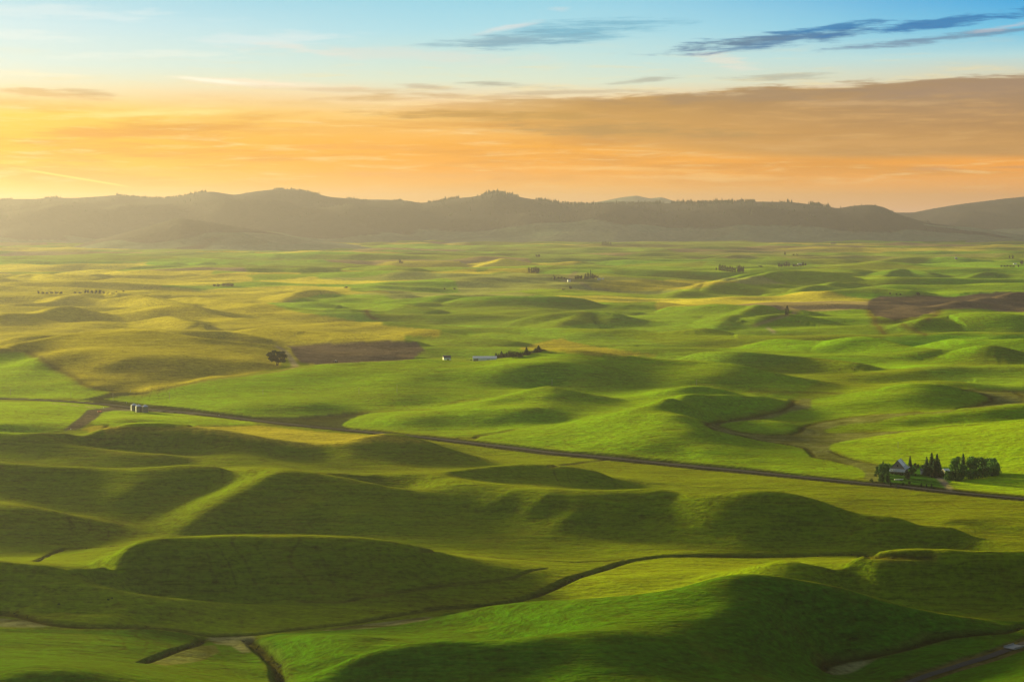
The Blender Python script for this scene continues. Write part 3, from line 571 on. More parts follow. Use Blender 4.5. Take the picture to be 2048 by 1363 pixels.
FIELDS=[ # painted in order; (colour, polygon of photo points, third number = how many metres farther the edge lies)
('gold',[(-150,560),(200,560),(380,578),(520,602),(600,625),(700,640),(760,650),(880,660),(880,672),(700,668),(640,675),(600,690),(570,690),(560,735),(480,750),(400,760),(286,783),(224,787),(-150,790)]),
('wheat2',[(-150,701),(52,702),(83,719),(114,740),(145,753),(166,769),(193,779),(230,785),(200,792),(170,797),(-150,792)]),
('verge',[(150,802),(170,797),(224,785),(290,783),(345,770),(330,808),(430,823),(512,833),(598,832),(700,826),(780,820),(716,832),(683,848),(700,858),(560,845),(385,826),(214,810)]),
('wheat',[(205,797),(230,793),(290,784),(345,772),(414,760),(483,752),(565,741),(620,735,60),(680,731,80),(783,725,80),(887,724,80),(990,722,80),(1052,715,80),(1121,704,90),(1173,708,90),(1232,713,90),(1301,720,90),(1404,725,90),(1486,734,80),(1520,743,60),(1589,756,40),(1641,762,20),(1586,800),(1584,810),(1560,822),(1500,833),(1450,840),(1412,848),(1430,858),(1470,869),(1520,881),(1570,889),(1612,897),(1622,906),(1630,914),(1690,925),(1722,937),(1731,946),(1726,954),(1700,958),(1604,948),(1476,934),(1380,924),(1279,914),(1193,906),(1107,899),(1022,887),(919,875),(851,867),(765,859),(700,854),(683,848),(700,838),(740,827),(800,821),(700,826),(598,832),(512,833),(430,822),(332,810),(262,802)]),
('draw',[(1586,800),(1584,810),(1560,822),(1500,833),(1450,840),(1412,848),(1430,858),(1470,869),(1520,881),(1570,889),(1612,897),(1622,906),(1630,914),(1690,925),(1722,937),(1731,946),(1728,958),(1775,968),(1800,930),(1900,860),(1990,850),(2120,838),(2120,775),(2030,780),(1930,777),(1860,785),(1700,790),(1620,798)]),
('wheat',[(1622,800),(1640,796),(1688,787),(1740,781),(1800,771,40),(1845,770,50),(1900,777,40),(1950,785,10),(1978,791),(1981,798),(1965,808),(1920,817),(1860,822),(1800,826),(1750,829),(1690,834),(1640,842),(1610,850),(1602,858),(1575,867),(1540,868),(1500,866),(1470,862),(1445,856),(1432,850),(1460,843),(1500,839),(1540,836),(1560,832),(1580,824),(1622,818)]),
('wheat',[(1647,858),(1665,852),(1700,846),(1755,842),(1790,832),(1830,826),(1880,823),(1940,815),(1990,810),(2048,807),(2120,804),(2120,835),(2048,843),(1985,848),(1900,853),(1838,860),(1794,862),(1688,864),(1660,863)]),
('wheat2',[(1658,900),(1662,890),(1690,882),(1750,872),(1838,861),(1900,853),(1985,848),(2048,843),(2130,838),(2140,1000),(2048,989),(1960,981),(1915,976),(1893,966),(1850,950),(1755,927),(1722,922),(1680,909)]),
('lawn',[(1755,928),(1745,958),(1775,969),(1850,976),(1893,980),(1893,966),(1915,953),(1990,950),(1992,935),(1900,932),(1800,926)]),
('draw',[(1728,958),(1731,946),(1740,938),(1757,928),(1762,960),(1775,969)]),
('wheat2',[(-150,800),(70,804),(120,801),(170,800),(215,807),(238,811),(215,818),(180,817),(170,824),(165,835),(150,848),(122,858),(95,863),(51,872),(-150,872)]),
('wheat2',[(183,845),(192,832),(205,822),(225,820),(300,823),(400,827),(500,841),(512,847),(360,850),(195,851)]),
('dirt',[(125,860),(160,835),(175,818),(205,815),(240,810),(330,817),(345,823),(225,820),(205,823),(190,840),(160,858)]),
('gold',[(185,851),(360,852),(512,849),(640,862),(800,875),(860,885),(760,885,0),(650,893),(598,890),(513,880),(428,867),(372,861),(256,861),(160,860)]),
('brown',[(572,690),(640,686),(760,681),(835,685),(850,700),(820,721,20),(730,727,20),(660,731,20),(600,724),(585,708)]),
('brown',[(1735,602),(1760,592),(1850,590),(1905,594),(1960,585),(2060,581),(2150,580),(2150,632),(2048,624),(1960,616),(1890,616),(1860,625),(1830,634),(1790,642),(1748,630),(1735,612)]),
('wheat',[(1880,618),(1960,618),(2048,626),(2150,632),(2150,668),(1990,662),(1900,668),(1840,660),(1850,640)]),
('wheat',[(1508,652),(1550,637),(1600,622),(1735,618),(1770,668),(1650,666),(1560,664)]),
('green',[(740,640),(760,615),(900,600),(1050,600),(1150,615),(1250,640),(1100,655),(950,650),(835,648)]),
('wheat',[(580,600),(640,588),(760,590),(830,605),(760,625),(660,618)]),
('wheat',[(1380,548),(1420,520),(1560,512),(1640,530),(1560,545),(1480,556)]),
('wheat',[(1750,575),(1850,556),(2060,552),(2150,560),(2150,580),(1960,583),(1880,590)]),
('gold',[(1170,575),(1200,560),(1380,560),(1480,562),(1380,578),(1260,583)]),
('gold',[(1040,700),(1060,688),(1118,676),(1180,690),(1232,698),(1320,712),(1200,712)]),
# foreground
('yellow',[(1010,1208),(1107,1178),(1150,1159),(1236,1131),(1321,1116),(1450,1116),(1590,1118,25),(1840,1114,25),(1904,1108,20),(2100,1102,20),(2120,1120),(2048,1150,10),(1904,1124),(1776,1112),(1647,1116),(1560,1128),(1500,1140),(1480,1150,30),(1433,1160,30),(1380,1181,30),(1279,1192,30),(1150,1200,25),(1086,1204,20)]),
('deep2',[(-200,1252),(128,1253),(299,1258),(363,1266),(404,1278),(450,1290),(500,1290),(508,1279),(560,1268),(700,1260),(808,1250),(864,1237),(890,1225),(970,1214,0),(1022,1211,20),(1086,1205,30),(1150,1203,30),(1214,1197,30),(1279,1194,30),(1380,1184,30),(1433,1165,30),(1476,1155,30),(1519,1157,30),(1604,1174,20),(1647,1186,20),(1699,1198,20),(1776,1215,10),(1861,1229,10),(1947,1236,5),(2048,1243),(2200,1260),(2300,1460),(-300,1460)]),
('dry',[(-60,1234),(60,1235),(107,1247),(40,1250),(-60,1250)]),
('dry',[(412,1276),(440,1271),(505,1270),(512,1276),(497,1284),(503,1306),(482,1306),(462,1292),(430,1288)]),
('draw',[(385,1293),(430,1290),(440,1305),(400,1320),(330,1328),(300,1322),(350,1303)]),
('dry',[(640,1262),(690,1252),(770,1244),(850,1233),(866,1232),(858,1240),(800,1250),(740,1258)]),
('dry',[(1650,1340),(1655,1325),(1690,1316),(1740,1312),(1770,1305),(1740,1322),(1700,1343),(1665,1348)]),
('draw',[(1740,1312),(1820,1294),(1860,1283),(1820,1296),(1770,1308)]),
('yellow',[(-60,1222),(-60,1112),(0,1124),(56,1139),(128,1160),(214,1175),(342,1195),(513,1206),(700,1210),(872,1216),(700,1247),(598,1256),(513,1267),(428,1271),(385,1265),(299,1253),(171,1247),(107,1241),(40,1228)]),
]
BACKROAD=[(1560,1440),(1790,1372),(1820,1362),(1882,1341),(1947,1322),(1989,1308),(2048,1286),(2120,1258),(2500,1130)]
DRIVE=[(1903,981),(1893,970),(1884,960),(1874,951),(1860,945)]
LANE=[(553,693,10),(566,699),(575,708),(582,717),(589,727),(590,733),(580,737)]
# ---------------------------------------------------------------- materials
def material(name):
    m=bpy.data.materials.new(name); m.use_nodes=True; m.node_tree.nodes.clear(); return m,NT(m.node_tree)
def finish(m,nt,col,rough=.85,normal=None,spec=.2,metal=0,sheen=0,trans=0,shv=None):
    b=nt.new('ShaderNodeBsdfPrincipled'); nt.put(b.inputs['Base Color'],col); nt.put(b.inputs['Roughness'],rough)
    b.inputs['Specular IOR Level'].default_value=spec; b.inputs['Metallic'].default_value=metal
    if sheen: nt.put(b.inputs['Sheen Weight'],shv if shv is not None else sheen); b.inputs['Sheen Roughness'].default_value=.6; b.inputs['Sheen Tint'].default_value=(.92,.78,.03,1)
    if normal is not None: nt.put(b.inputs['Normal'],normal)
    o=nt.new('ShaderNodeOutputMaterial'); nt.l.new(b.outputs[0],o.inputs[0]); return m
def bump(nt,h,dist,strength=1.0):
    b=nt.new('ShaderNodeBump'); b.inputs['Strength'].default_value=strength; b.inputs['Distance'].default_value=dist
    nt.put(b.inputs['Height'],h); return b.outputs[0]
def simple(name,col,rough=.8,var=.25,scale=1.0,bumpd=0,metal=0,spec=.25):
    m,nt=material(name); g=nt.new('ShaderNodeNewGeometry'); nz=nt.noise(g.outputs['Position'],scale,4,.6)
    k=nt.mapr(nz,.3,.7,1-var,1+var,False); v=nt.new('ShaderNodeVectorMath',operation='SCALE'); v.inputs[0].default_value=col; nt.put(v.inputs[3],k)
    return finish(m,nt,v.outputs[0],rough,bump(nt,nz,bumpd) if bumpd else None,spec,metal)
def ground_material():
    m,nt=material('crop_fields'); g=nt.new('ShaderNodeNewGeometry'); pos=g.outputs['Position']
    at_=nt.new('ShaderNodeAttribute',attribute_name='crop'); col=at_.outputs['Color']
    rows=nt.new('ShaderNodeAttribute',attribute_name='rows').outputs['Fac']
    sp=nt.new('ShaderNodeSeparateXYZ'); nt.l.new(pos,sp.inputs[0]); X,Y,Z=sp.outputs
    # uneven stand of the crop: patches, drill streaks along the contour, fine mottling
    a=nt.noise(pos,.004,4,.55,.4); b=nt.noise(nt.comb(nt.m('MULTIPLY',X,.012),nt.m('MULTIPLY',Y,.035),nt.m('MULTIPLY',Z,.25)),1.0,5,.62,.3)
    c=nt.noise(nt.comb(nt.m('MULTIPLY',X,.05),nt.m('MULTIPLY',Y,.14),nt.m('MULTIPLY',Z,.5)),1.0,4,.7,.2)
    k=nt.m('ADD',nt.m('ADD',nt.mapr(a,.3,.7,-.20,.20,False),nt.mapr(b,.3,.7,-.26,.26,False)),nt.mapr(c,.3,.7,-.38,.38,False)); fine=nt.noise(pos,.22,3,.7,.1); k=nt.m('ADD',k,nt.mapr(fine,.3,.7,-.36,.36,False))
    # tramlines follow the lie of the land
    tr=nt.m('FRACT',nt.m('ADD',nt.m('MULTIPLY',nt.m('ADD',nt.m('MULTIPLY',Y,.9),nt.m('MULTIPLY',X,.12)),1/24.0),nt.m('ADD',nt.m('MULTIPLY',a,16.0),nt.m('MULTIPLY',Z,.12))))
    tl=nt.m('MULTIPLY',nt.mapr(nt.m('ABSOLUTE',nt.m('SUBTRACT',tr,.5)),.10,.02),nt.mapr(b,.45,.6))
    k=nt.m('SUBTRACT',nt.m('ADD',k,1.0),nt.m('MULTIPLY',nt.m('MULTIPLY',tl,rows),.40))
    tr2=nt.m('FRACT',nt.m('ADD',nt.m('MULTIPLY',nt.m('ADD',X,nt.m('MULTIPLY',Y,.18)),1/17.0),nt.m('MULTIPLY',a,9.0)))
    tl2=nt.m('MULTIPLY',nt.mapr(nt.m('ABSOLUTE',nt.m('SUBTRACT',tr2,.5)),.13,.03),nt.mapr(nt.noise(pos,.0065,3,.5,.3),.57,.66))
    k=nt.m('SUBTRACT',k,nt.m('MULTIPLY',tl2,.28))
    v=nt.new('ShaderNodeVectorMath',operation='SCALE'); nt.l.new(col,v.inputs[0]); nt.put(v.inputs[3],k)
    # thin places show yellower soil
    dry=nt.m('MULTIPLY',nt.mapr(nt.noise(pos,.009,5,.6,.8),.56,.75),.35)
    hs=nt.mix(dry,v.outputs[0],nt.mix(.5,v.outputs[0],(.24,.20,.02)))
    hgt_=nt.m('ADD',nt.m('MULTIPLY',b,1.1),nt.m('ADD',nt.m('MULTIPLY',c,.5),nt.m('MULTIPLY',fine,.22)))
    return finish(m,nt,hs,.95,bump(nt,hgt_,3.4,.9),0.0,sheen=.15,shv=nt.m('MULTIPLY',rows,.19))
# ---------------------------------------------------------------- the ground sheet
def steps():
    ys=[14.]
    while ys[-1]<950: ys.append(ys[-1]*1.045+1)
    while ys[-1]<24500:
        d=ys[-1]; ys.append(d+min(max(1.9,d*d/819000*RES),8+d/700.))
    return np.array(ys)
RES=1.0
YS=steps(); du=.00053
uin=np.arange(-.285,.285,du); g=[]; x=.285; s=du
while x<.78: s*=1.025; x+=s; g.append(x)
US=np.concatenate([-np.array(g[::-1]),uin,np.array(g)])
def sep_interp(us,ys):
    fj=_ft(ys); fi=_fu(us)
    return _cr(_cr(ZC,fj,0),fi,1)
GZ=sep_interp(US,YS); GY=YS[:,None]*np.ones((1,len(US))); GX=GY*US[None]
print('ground',GZ.shape)
# land use
C3=np.empty(GX.shape+(3,)); C3[:]=COLS['olive']; rows=np.full(GX.shape,.6)
def cells(X,Y,sx,sy,seed):
    c,s=math.cos(.5),math.sin(.5); P=X*c+Y*s+noise(X/700,Y/700,seed)*380; Q=-X*s+Y*c+noise(X/600,Y/600,seed+1)*380
    i=np.floor(P/sx).astype(np.int64); j=np.floor(Q/sy+(i%3)*.37).astype(np.int64)
    h=(i*73856093^j*19349663^seed*83492791)&0xffff
    return ((h*2654435761)&0xffffffff)/4294967296.0
r1=cells(GX,GY,1100,620,41); r2=cells(GX+333,GY,800,480,43)
far=GY>np.interp(US,_DBX,_DBY)[None]-250
leftness=smst(.06,-.2,US)[None]*np.ones(GX.shape) if False else (1-smst(-.2,.06,US))[None]*np.ones(GX.shape)
pal=[(.00,'green'),(.26,'olive'),(.52,'gold'),(.66,'wheat'),(.80,'deep2'),(.88,'draw'),(.95,'brown')]
for lo,nm in pal:
    hi=min([p[0] for p in pal if p[0]>lo]+[1.01]); C3[far&(r1>=lo)&(r1<hi)]=COLS[nm]
mg=far&(r2<leftness*.75)&(GY<9000); C3[mg]=COLS['gold']  # more gold to the left paints the sunward haze glow into the fields
C3[far]*= (1.05+.75*r2[far])[:,None]
nearv=(~far)&(r2>.5); C3[nearv]*=np.array([.93,.97,1.0])
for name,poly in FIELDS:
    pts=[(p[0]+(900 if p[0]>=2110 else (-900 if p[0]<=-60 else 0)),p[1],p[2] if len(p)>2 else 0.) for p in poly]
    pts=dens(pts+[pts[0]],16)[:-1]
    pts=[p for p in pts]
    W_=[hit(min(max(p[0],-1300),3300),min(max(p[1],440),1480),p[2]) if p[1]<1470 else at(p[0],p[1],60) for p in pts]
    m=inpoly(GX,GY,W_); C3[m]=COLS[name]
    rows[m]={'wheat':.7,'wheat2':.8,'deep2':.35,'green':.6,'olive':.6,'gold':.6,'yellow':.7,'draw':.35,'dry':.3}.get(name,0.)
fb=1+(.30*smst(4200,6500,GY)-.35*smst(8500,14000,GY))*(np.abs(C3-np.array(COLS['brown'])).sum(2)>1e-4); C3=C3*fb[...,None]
# ragged dry/wet mosaic in the grassed draws
isd=np.all(np.abs(C3-np.array(COLS['draw']))<1e-6,axis=2)
nz=noise(GX/45,GY/30,51)+.6*noise(GX/18,GY/14,52); t=smst(.05,.5,nz)[...,None]; t2=smst(-.05,-.45,nz)[...,None]
C3=np.where(isd[...,None],C3*(1-t)+np.array(COLS['dry'])*t,C3); C3=np.where(isd[...,None],C3*(1-t2)+np.array((.05,.07,.015))*t2,C3)
isd=np.all(np.abs(C3-np.array(COLS['dry']))<1e-6,axis=2)
t=smst(-.1,.35,nz)[...,None]; C3=np.where(isd[...,None],C3*(1-t)+np.array((.075,.085,.02))*t,C3)
isl=np.all(np.abs(C3-np.array(COLS['verge']))<1e-6,axis=2); t=smst(-.1,.4,nz)[...,None]; C3=np.where(isl[...,None],C3*(1-t)+np.array((.055,.06,.012))*t,C3)
DYS=np.gradient(YS)[:,None]*np.ones((1,len(US)))
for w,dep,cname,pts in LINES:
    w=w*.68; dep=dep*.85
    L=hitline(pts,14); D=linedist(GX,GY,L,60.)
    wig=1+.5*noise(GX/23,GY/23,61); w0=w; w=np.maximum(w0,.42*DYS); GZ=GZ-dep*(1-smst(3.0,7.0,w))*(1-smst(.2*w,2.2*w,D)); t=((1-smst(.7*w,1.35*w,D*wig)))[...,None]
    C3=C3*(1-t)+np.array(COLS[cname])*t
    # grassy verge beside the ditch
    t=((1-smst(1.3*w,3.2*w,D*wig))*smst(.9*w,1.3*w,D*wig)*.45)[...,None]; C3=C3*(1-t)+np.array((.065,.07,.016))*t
RL=hitline(ROAD,20)
D=linedist(GX,GY,RL,70.)
GZ=GZ-1.6*(smst(6,10,D)*(1-smst(11,17,D)))-.35*(1-smst(6,9,D))
t=(1-smst(16,21,D*(1+.25*noise(GX/40,GY/40,62))))[...,None]; C3=C3*(1-t)+np.array((.040,.042,.012))*t
rows=rows*smst(14,20,D); t=(1-smst(6.5,8,D))[...,None]; C3=C3*(1-t)+np.array((.055,.05,.035))*t
DR=linedist(GX,GY,RL,90.)
BL=hitline(BACKROAD,20); D=linedist(GX,GY,BL,70.); DR=np.minimum(DR,D)
GZ=GZ-.35*(1-smst(5,7,D))-1.0*smst(5,8,D)*(1-smst(8,13,D))
t=(1-smst(9,13,D))[...,None]; C3=C3*(1-t)+np.array((.075,.065,.022))*t
def linecol(pts,w,col,a=1.0,step=12):
    global C3
    D=linedist(GX,GY,hitline(pts,step),40.); t=((1-smst(.7*w,1.2*w,D))*a)[...,None]; C3=C3*(1-t)+np.array(col)*t
linecol(LANE,6.5,(.30,.24,.16)); linecol([(100,806),(214,816),(330,822),(385,827)],3.,(.26,.22,.16)) 
linecol([(590,733),(560,742),(483,753),(414,761),(345,774),(290,787),(240,790)],6,(.085,.07,.025))
linecol(DRIVE,3.2,(.17,.15,.12)); linecol([(1903,981),(1900,972),(1890,960),(1880,951)],2.2,(.17,.15,.12))
linecol([(1100,930),(1160,926),(1215,919)],2.,(.2,.15,.06),.5)
linecol([(1125,564),(1142,556),(1150,545)],14,(.2,.18,.12)); linecol([(1142,560),(1165,568),(1185,577),(1215,578)],10,(.18,.16,.11))
linecol([(1508,652),(1550,637),(1600,621)],5,(.20,.18,.11)); linecol([(1535,655),(1545,661),(1548,664)],6,(.3,.28,.2))
GZ=GZ+.3*noise(GX/31,GY/31,71)+(1.1*noise(GX/110,GY/80,72)+3.6*noise(GX/150+GY/900,GY/230,73)*smst(950,1150,GY))*smst(15,60,DR)
# normals stay smooth: one sheet, quads
def grid_mesh(name,X,Y,Z,mat,col=None,rows=None,kind='structure'):
    ny,nx=X.shape; me=bpy.data.meshes.new(name)
    co=np.stack([X,Y,Z],-1).reshape(-1,3).astype(np.float32)
    idx=np.arange(ny*nx).reshape(ny,nx); q=np.stack([idx[:-1,:-1],idx[:-1,1:],idx[1:,1:],idx[1:,:-1]],-1).reshape(-1,4)
    me.vertices.add(len(co)); me.vertices.foreach_set('co',co.ravel())
    me.loops.add(q.size); me.loops.foreach_set('vertex_index',q.ravel().astype(np.int32))
    me.polygons.add(len(q)); me.polygons.foreach_set('loop_start',np.arange(0,q.size,4,dtype=np.int32))
    me.polygons.foreach_set('loop_total',np.full(len(q),4,dtype=np.int32)); me.polygons.foreach_set('use_smooth',np.ones(len(q),bool))
    me.update(calc_edges=True)
    if col is not None:
        a=me.attributes.new('crop','FLOAT_COLOR','POINT'); a.data.foreach_set('color',np.concatenate([col.reshape(-1,3),np.ones((len(co),1))],1).astype(np.float32).ravel())
    if rows is not None:
        a=me.attributes.new('rows','FLOAT','POINT'); a.data.foreach_set('value',rows.ravel().astype(np.float32))
    me.materials.append(mat); o=bpy.data.objects.new(name,me); COL.objects.link(o)
    if kind: o['kind']=kind
    return o
def gz(x,y):
    """height of the finished sheet"""
    j=int(np.searchsorted(YS,y))-1; j=max(0,min(j,len(YS)-2)); t=(y-YS[j])/(YS[j+1]-YS[j])
    u=x/y; i=int(np.searchsorted(US,u))-1; i=max(0,min(i,len(US)-2)); s=(u-US[i])/(US[i+1]-US[i])
    return float((GZ[j,i]*(1-s)+GZ[j,i+1]*s)*(1-t)+(GZ[j+1,i]*(1-s)+GZ[j+1,i+1]*s)*t)
def _blur(A,k,ax):
    n=len(k)//2; P=np.concatenate([np.take(A,[0]*n,axis=ax),A,np.take(A,[-1]*n,axis=ax)],axis=ax); L=A.shape[ax]
    return sum(w*np.take(P,np.arange(i,i+L),axis=ax) for i,w in enumerate(k))
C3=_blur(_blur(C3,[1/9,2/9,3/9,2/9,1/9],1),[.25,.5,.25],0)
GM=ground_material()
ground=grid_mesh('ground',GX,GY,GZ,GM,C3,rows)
# behind the viewpoint: the far side of the butte
th=np.linspace(math.radians(-52.1),math.radians(-307.9),90); rr=np.array([14,40,90,180,320,520,800,1200,1800,3000,6000.])
R_,A_=np.meshgrid(rr,th); BX=R_*np.sin(A_); BY=R_*np.cos(A_)
BZ=np.maximum(HCAM-2.4-.30*R_+.00007*R_*R_,10+10*noise(BX/500,BY/500,33)-4)
grid_mesh('butte_slope',BX.T,BY.T,BZ.T,GM,np.tile(np.array(COLS['olive']),BX.T.shape+(1,)),np.full(BX.T.shape,.3))
vv=[(-12,15,HCAM-6.5),(12,15,HCAM-6.5),(16,-16,HCAM-7),(-16,-16,HCAM-7)]
# ---------------------------------------------------------------- roads
def strip(name,L,half,mat,lift=.3,n=1,label=None,crown=0.0):
    P=np.array(L); seg=np.hypot(*np.diff(P,axis=0).T); s=np.concatenate([[0],np.cumsum(seg)])
    t=np.arange(0,s[-1],5.); x=np.interp(t,s,P[:,0]); y=np.interp(t,s,P[:,1])
    k=np.ones(9)/9
    if len(t)>30:
        x2=np.convolve(np.pad(x,4,'edge'),k,'valid'); y2=np.convolve(np.pad(y,4,'edge'),k,'valid'); x,y=x2,y2
    dx=np.gradient(x); dy=np.gradient(y); l=np.hypot(dx,dy); nx,ny=-dy/l,dx/l
    offs=np.linspace(-half,half,5)
    X=x[:,None]+nx[:,None]*offs; Y=y[:,None]+ny[:,None]*offs
    Z=np.array([[gz(a,b) for a,b in zip(r1,r2)] for r1,r2 in zip(X,Y)])
    Z=np.array([np.convolve(np.pad(c,3,'edge'),np.ones(7)/7,'valid') for c in Z.T]).T
    Z=Z+lift+crown*(1-(offs/half)**2)[None]
    return grid_mesh(name,X,Y,Z,mat),(x,y,nx,ny)
asph=simple('asphalt',(.060,.056,.050),.95,.2,.4,spec=.05)
road,rd=strip('road',RL,4.2,asph,.45,crown=.1)
back,_=strip('road',BL,3.6,asph,.45,crown=.08)
# ---------------------------------------------------------------- mountains
def forest_mat():
    m,nt=material('forested_slope'); g=nt.new('ShaderNodeNewGeometry'); pos=g.outputs['Position']
    c=nt.new('ShaderNodeAttribute',attribute_name='crop').outputs['Color']
    a=nt.noise(pos,.0022,5,.6); b=nt.noise(pos,.02,4,.65)
    k=nt.m('ADD',nt.mapr(a,.3,.7,.75,1.2,False),nt.mapr(b,.3,.7,-.25,.25,False))
    v=nt.new('ShaderNodeVectorMath',operation='SCALE'); nt.l.new(c,v.inputs[0]); nt.put(v.inputs[3],k)
    return finish(m,nt,v.outputs[0],.95,bump(nt,b,25.,.8),.05)
FM=forest_mat()
def massif(name,sky,D,front,back,foot,treeline,seed,nx=700,rough=1.0):
    P=np.array(sky,float); px=np.linspace(P[0,0],P[-1,0],nx); py=np.interp(px,P[:,0],P[:,1]); k=np.hanning(9); k/=k.sum()
    py=np.convolve(np.pad(py,4,'edge'),k,'valid')
    U=(px-1024)/FPX; zc=np.array([HCAM+D*ray(a,b)[2]/ray(a,b)[1] for a,b in zip(px,py)])
    t=np.concatenate([np.linspace(-1,0,90),np.linspace(0,1,24)[1:]])
    Yr=np.where(t<0,D+t*front,D+t*back); Y=Yr[:,None]*np.ones((1,nx)); X=Y*(U[None]/1.0)
    tt=np.abs(t)[:,None]
    spur=noise(X/1500,Y/2600,seed)+.5*noise(X/620,Y/900,seed+1)
    w=np.sin(np.clip(tt,0,1)*math.pi)
    q=np.clip(tt+spur*w*.34*rough,0,1.2)
    prof=np.where(t[:,None]<0,(1-smst(0,1.0,q))**1.25,1-smst(0,1.0,tt))
    Z=foot+(zc[None]-foot)*prof
    Z=Z+26*rough*w*(noise(X/700,Y/700,seed+2)+.5*noise(X/260,Y/260,seed+3))
    tl=treeline+190*noise(X/1500,Y/1100,seed+4)+60*noise(X/420,Y/380,seed+5)
    tl=tl-60*(1-smst(0,900,px))[None]
    f=smst(-6,6,Z-tl)[...,None]
    fr=cells(X,Y,900,500,seed+7); fc=np.where((fr<.5)[...,None],np.array((.14,.19,.12)),np.where((fr<.8)[...,None],np.array((.10,.14,.085)),np.array((.16,.19,.12))))  # field tones lightened to paint in the pale mist at the foot
    C=fc*(1-f)+np.array((.026,.018,.028))*f
    o=grid_mesh(name,X,Y,Z,FM,C); return o,X,Y,Z,f[...,0],t
MAIN=[(-260,404),(-60,398),(0,400),(37,398),(75,398),(103,395),(150,396),(200,393),(235,390),(280,395),(325,397),(370,392),(400,385),(427,383),(470,390),(510,383),(556,378),(590,379),(625,385),(660,394),(700,397),(735,402),(780,402),(815,401),(840,406),(880,403),(910,397),(950,393),(975,388),(991,384),(1012,388),(1050,396),(1090,402),(1130,408),(1180,409),(1230,407),(1290,408),(1350,406),(1420,405),(1500,403),(1580,404),(1640,411),(1675,417),(1700,412),(1740,409),(1765,414),(1800,430),(1850,445),(1900,451),(1950,456),(2000,464),(2060,472),(2200,480),(2320,484)]
mt,MX,MY,MZ,MF,Mt=massif('mountains',MAIN,21000.,4300.,1700.,-18.,150.,101)
RIGHT=[(1500,470),(1700,440),(1790,425),(1824,425),(1870,416),(1920,408),(1960,403),(2000,398),(2048,393),(2120,388),(2200,384),(2320,392)]
massif('mountains',RIGHT,27500.,4500.,1800.,-20.,60.,121,300)
massif('mountains',[(1060,430),(1165,408),(1200,403),(1240,395),(1272,391),(1300,397),(1322,394),(1350,403),(1400,411),(1500,430)],33500.,3000.,1500.,0.,9999.,131,200,.5)
massif('mountains',[(600,430),(700,399),(760,399),(800,400),(836,405),(880,425)],25000.,1500.,1200.,0.,-100.,141,120,.5)
massif('hills',[(120,500),(240,468),(300,452),(345,439),(362,436),(400,441),(450,449),(500,457),(560,468),(640,482),(760,496)],15800.,1800.,1500.,-12.,95.,151,260,.6)
# distant conifers along the skyline and down the forested flank: one far-off wood
rng=random.Random(4)
def conifer_cloud(n):
    V=[];F=[]; nx=MX.shape[1]; crest=89
    def tree(x,y,z,h,r):
        b=len(V)
        for lev,(zz,rr_) in enumerate(((0,.95),(.38,.62),(.34,.85),(.72,.34),(.68,.52),(1,.02))):
            for k in range(5):
                a=k*1.2566+lev*.5; V.append((x+math.cos(a)*rr_*r,y+math.sin(a)*rr_*r,z+zz*h))
        for lev in range(5):
            for k in range(5):
                i=b+lev*5+k; j=b+lev*5+(k+1)%5; F.append((i,j,j+5,i+5))
    for _ in range(n):
        u=rng.random(); i=min(nx-2,int(u*(nx-1))); s=u*(nx-1)-i
        # skyline belt mostly; left part of the range is barer
        if rng.random()<.62: j=crest-int(abs(rng.gauss(0,1.2)))
        else: j=rng.randrange(38,88)
        if MF[j,i]<.5: continue
        px=MAIN[0][0]+u*(MAIN[-1][0]-MAIN[0][0])
        clump=noise(np.array([px/60.]),np.array([j/14.]),77)[0]
        if clump<(-.1 if px>880 and px<1660 else .12): continue
        x=MX[j,i]*(1-s)+MX[j,i+1]*s; y=MY[j,i]+rng.uniform(-25,25); z=MZ[j,i]*(1-s)+MZ[j,i+1]*s-2
        h=rng.uniform(14,30)*(1.15 if 880<px<1660 else .8)*(1 if rng.random()<.9 else 1.5); tree(x,y,z,h,h*rng.uniform(.16,.26))
    me=bpy.data.meshes.new('forest'); me.from_pydata(V,[],F); me.update(); return me
me=conifer_cloud(9000); me.materials.append(simple('far_conifer',(.020,.030,.012),.95,.3,.02))
o=bpy.data.objects.new('forest',me); COL.objects.link(o); o['kind']='stuff'; o['label']='dark far-off conifer forest fringing the skyline of the mountains'; o['category']='forest'
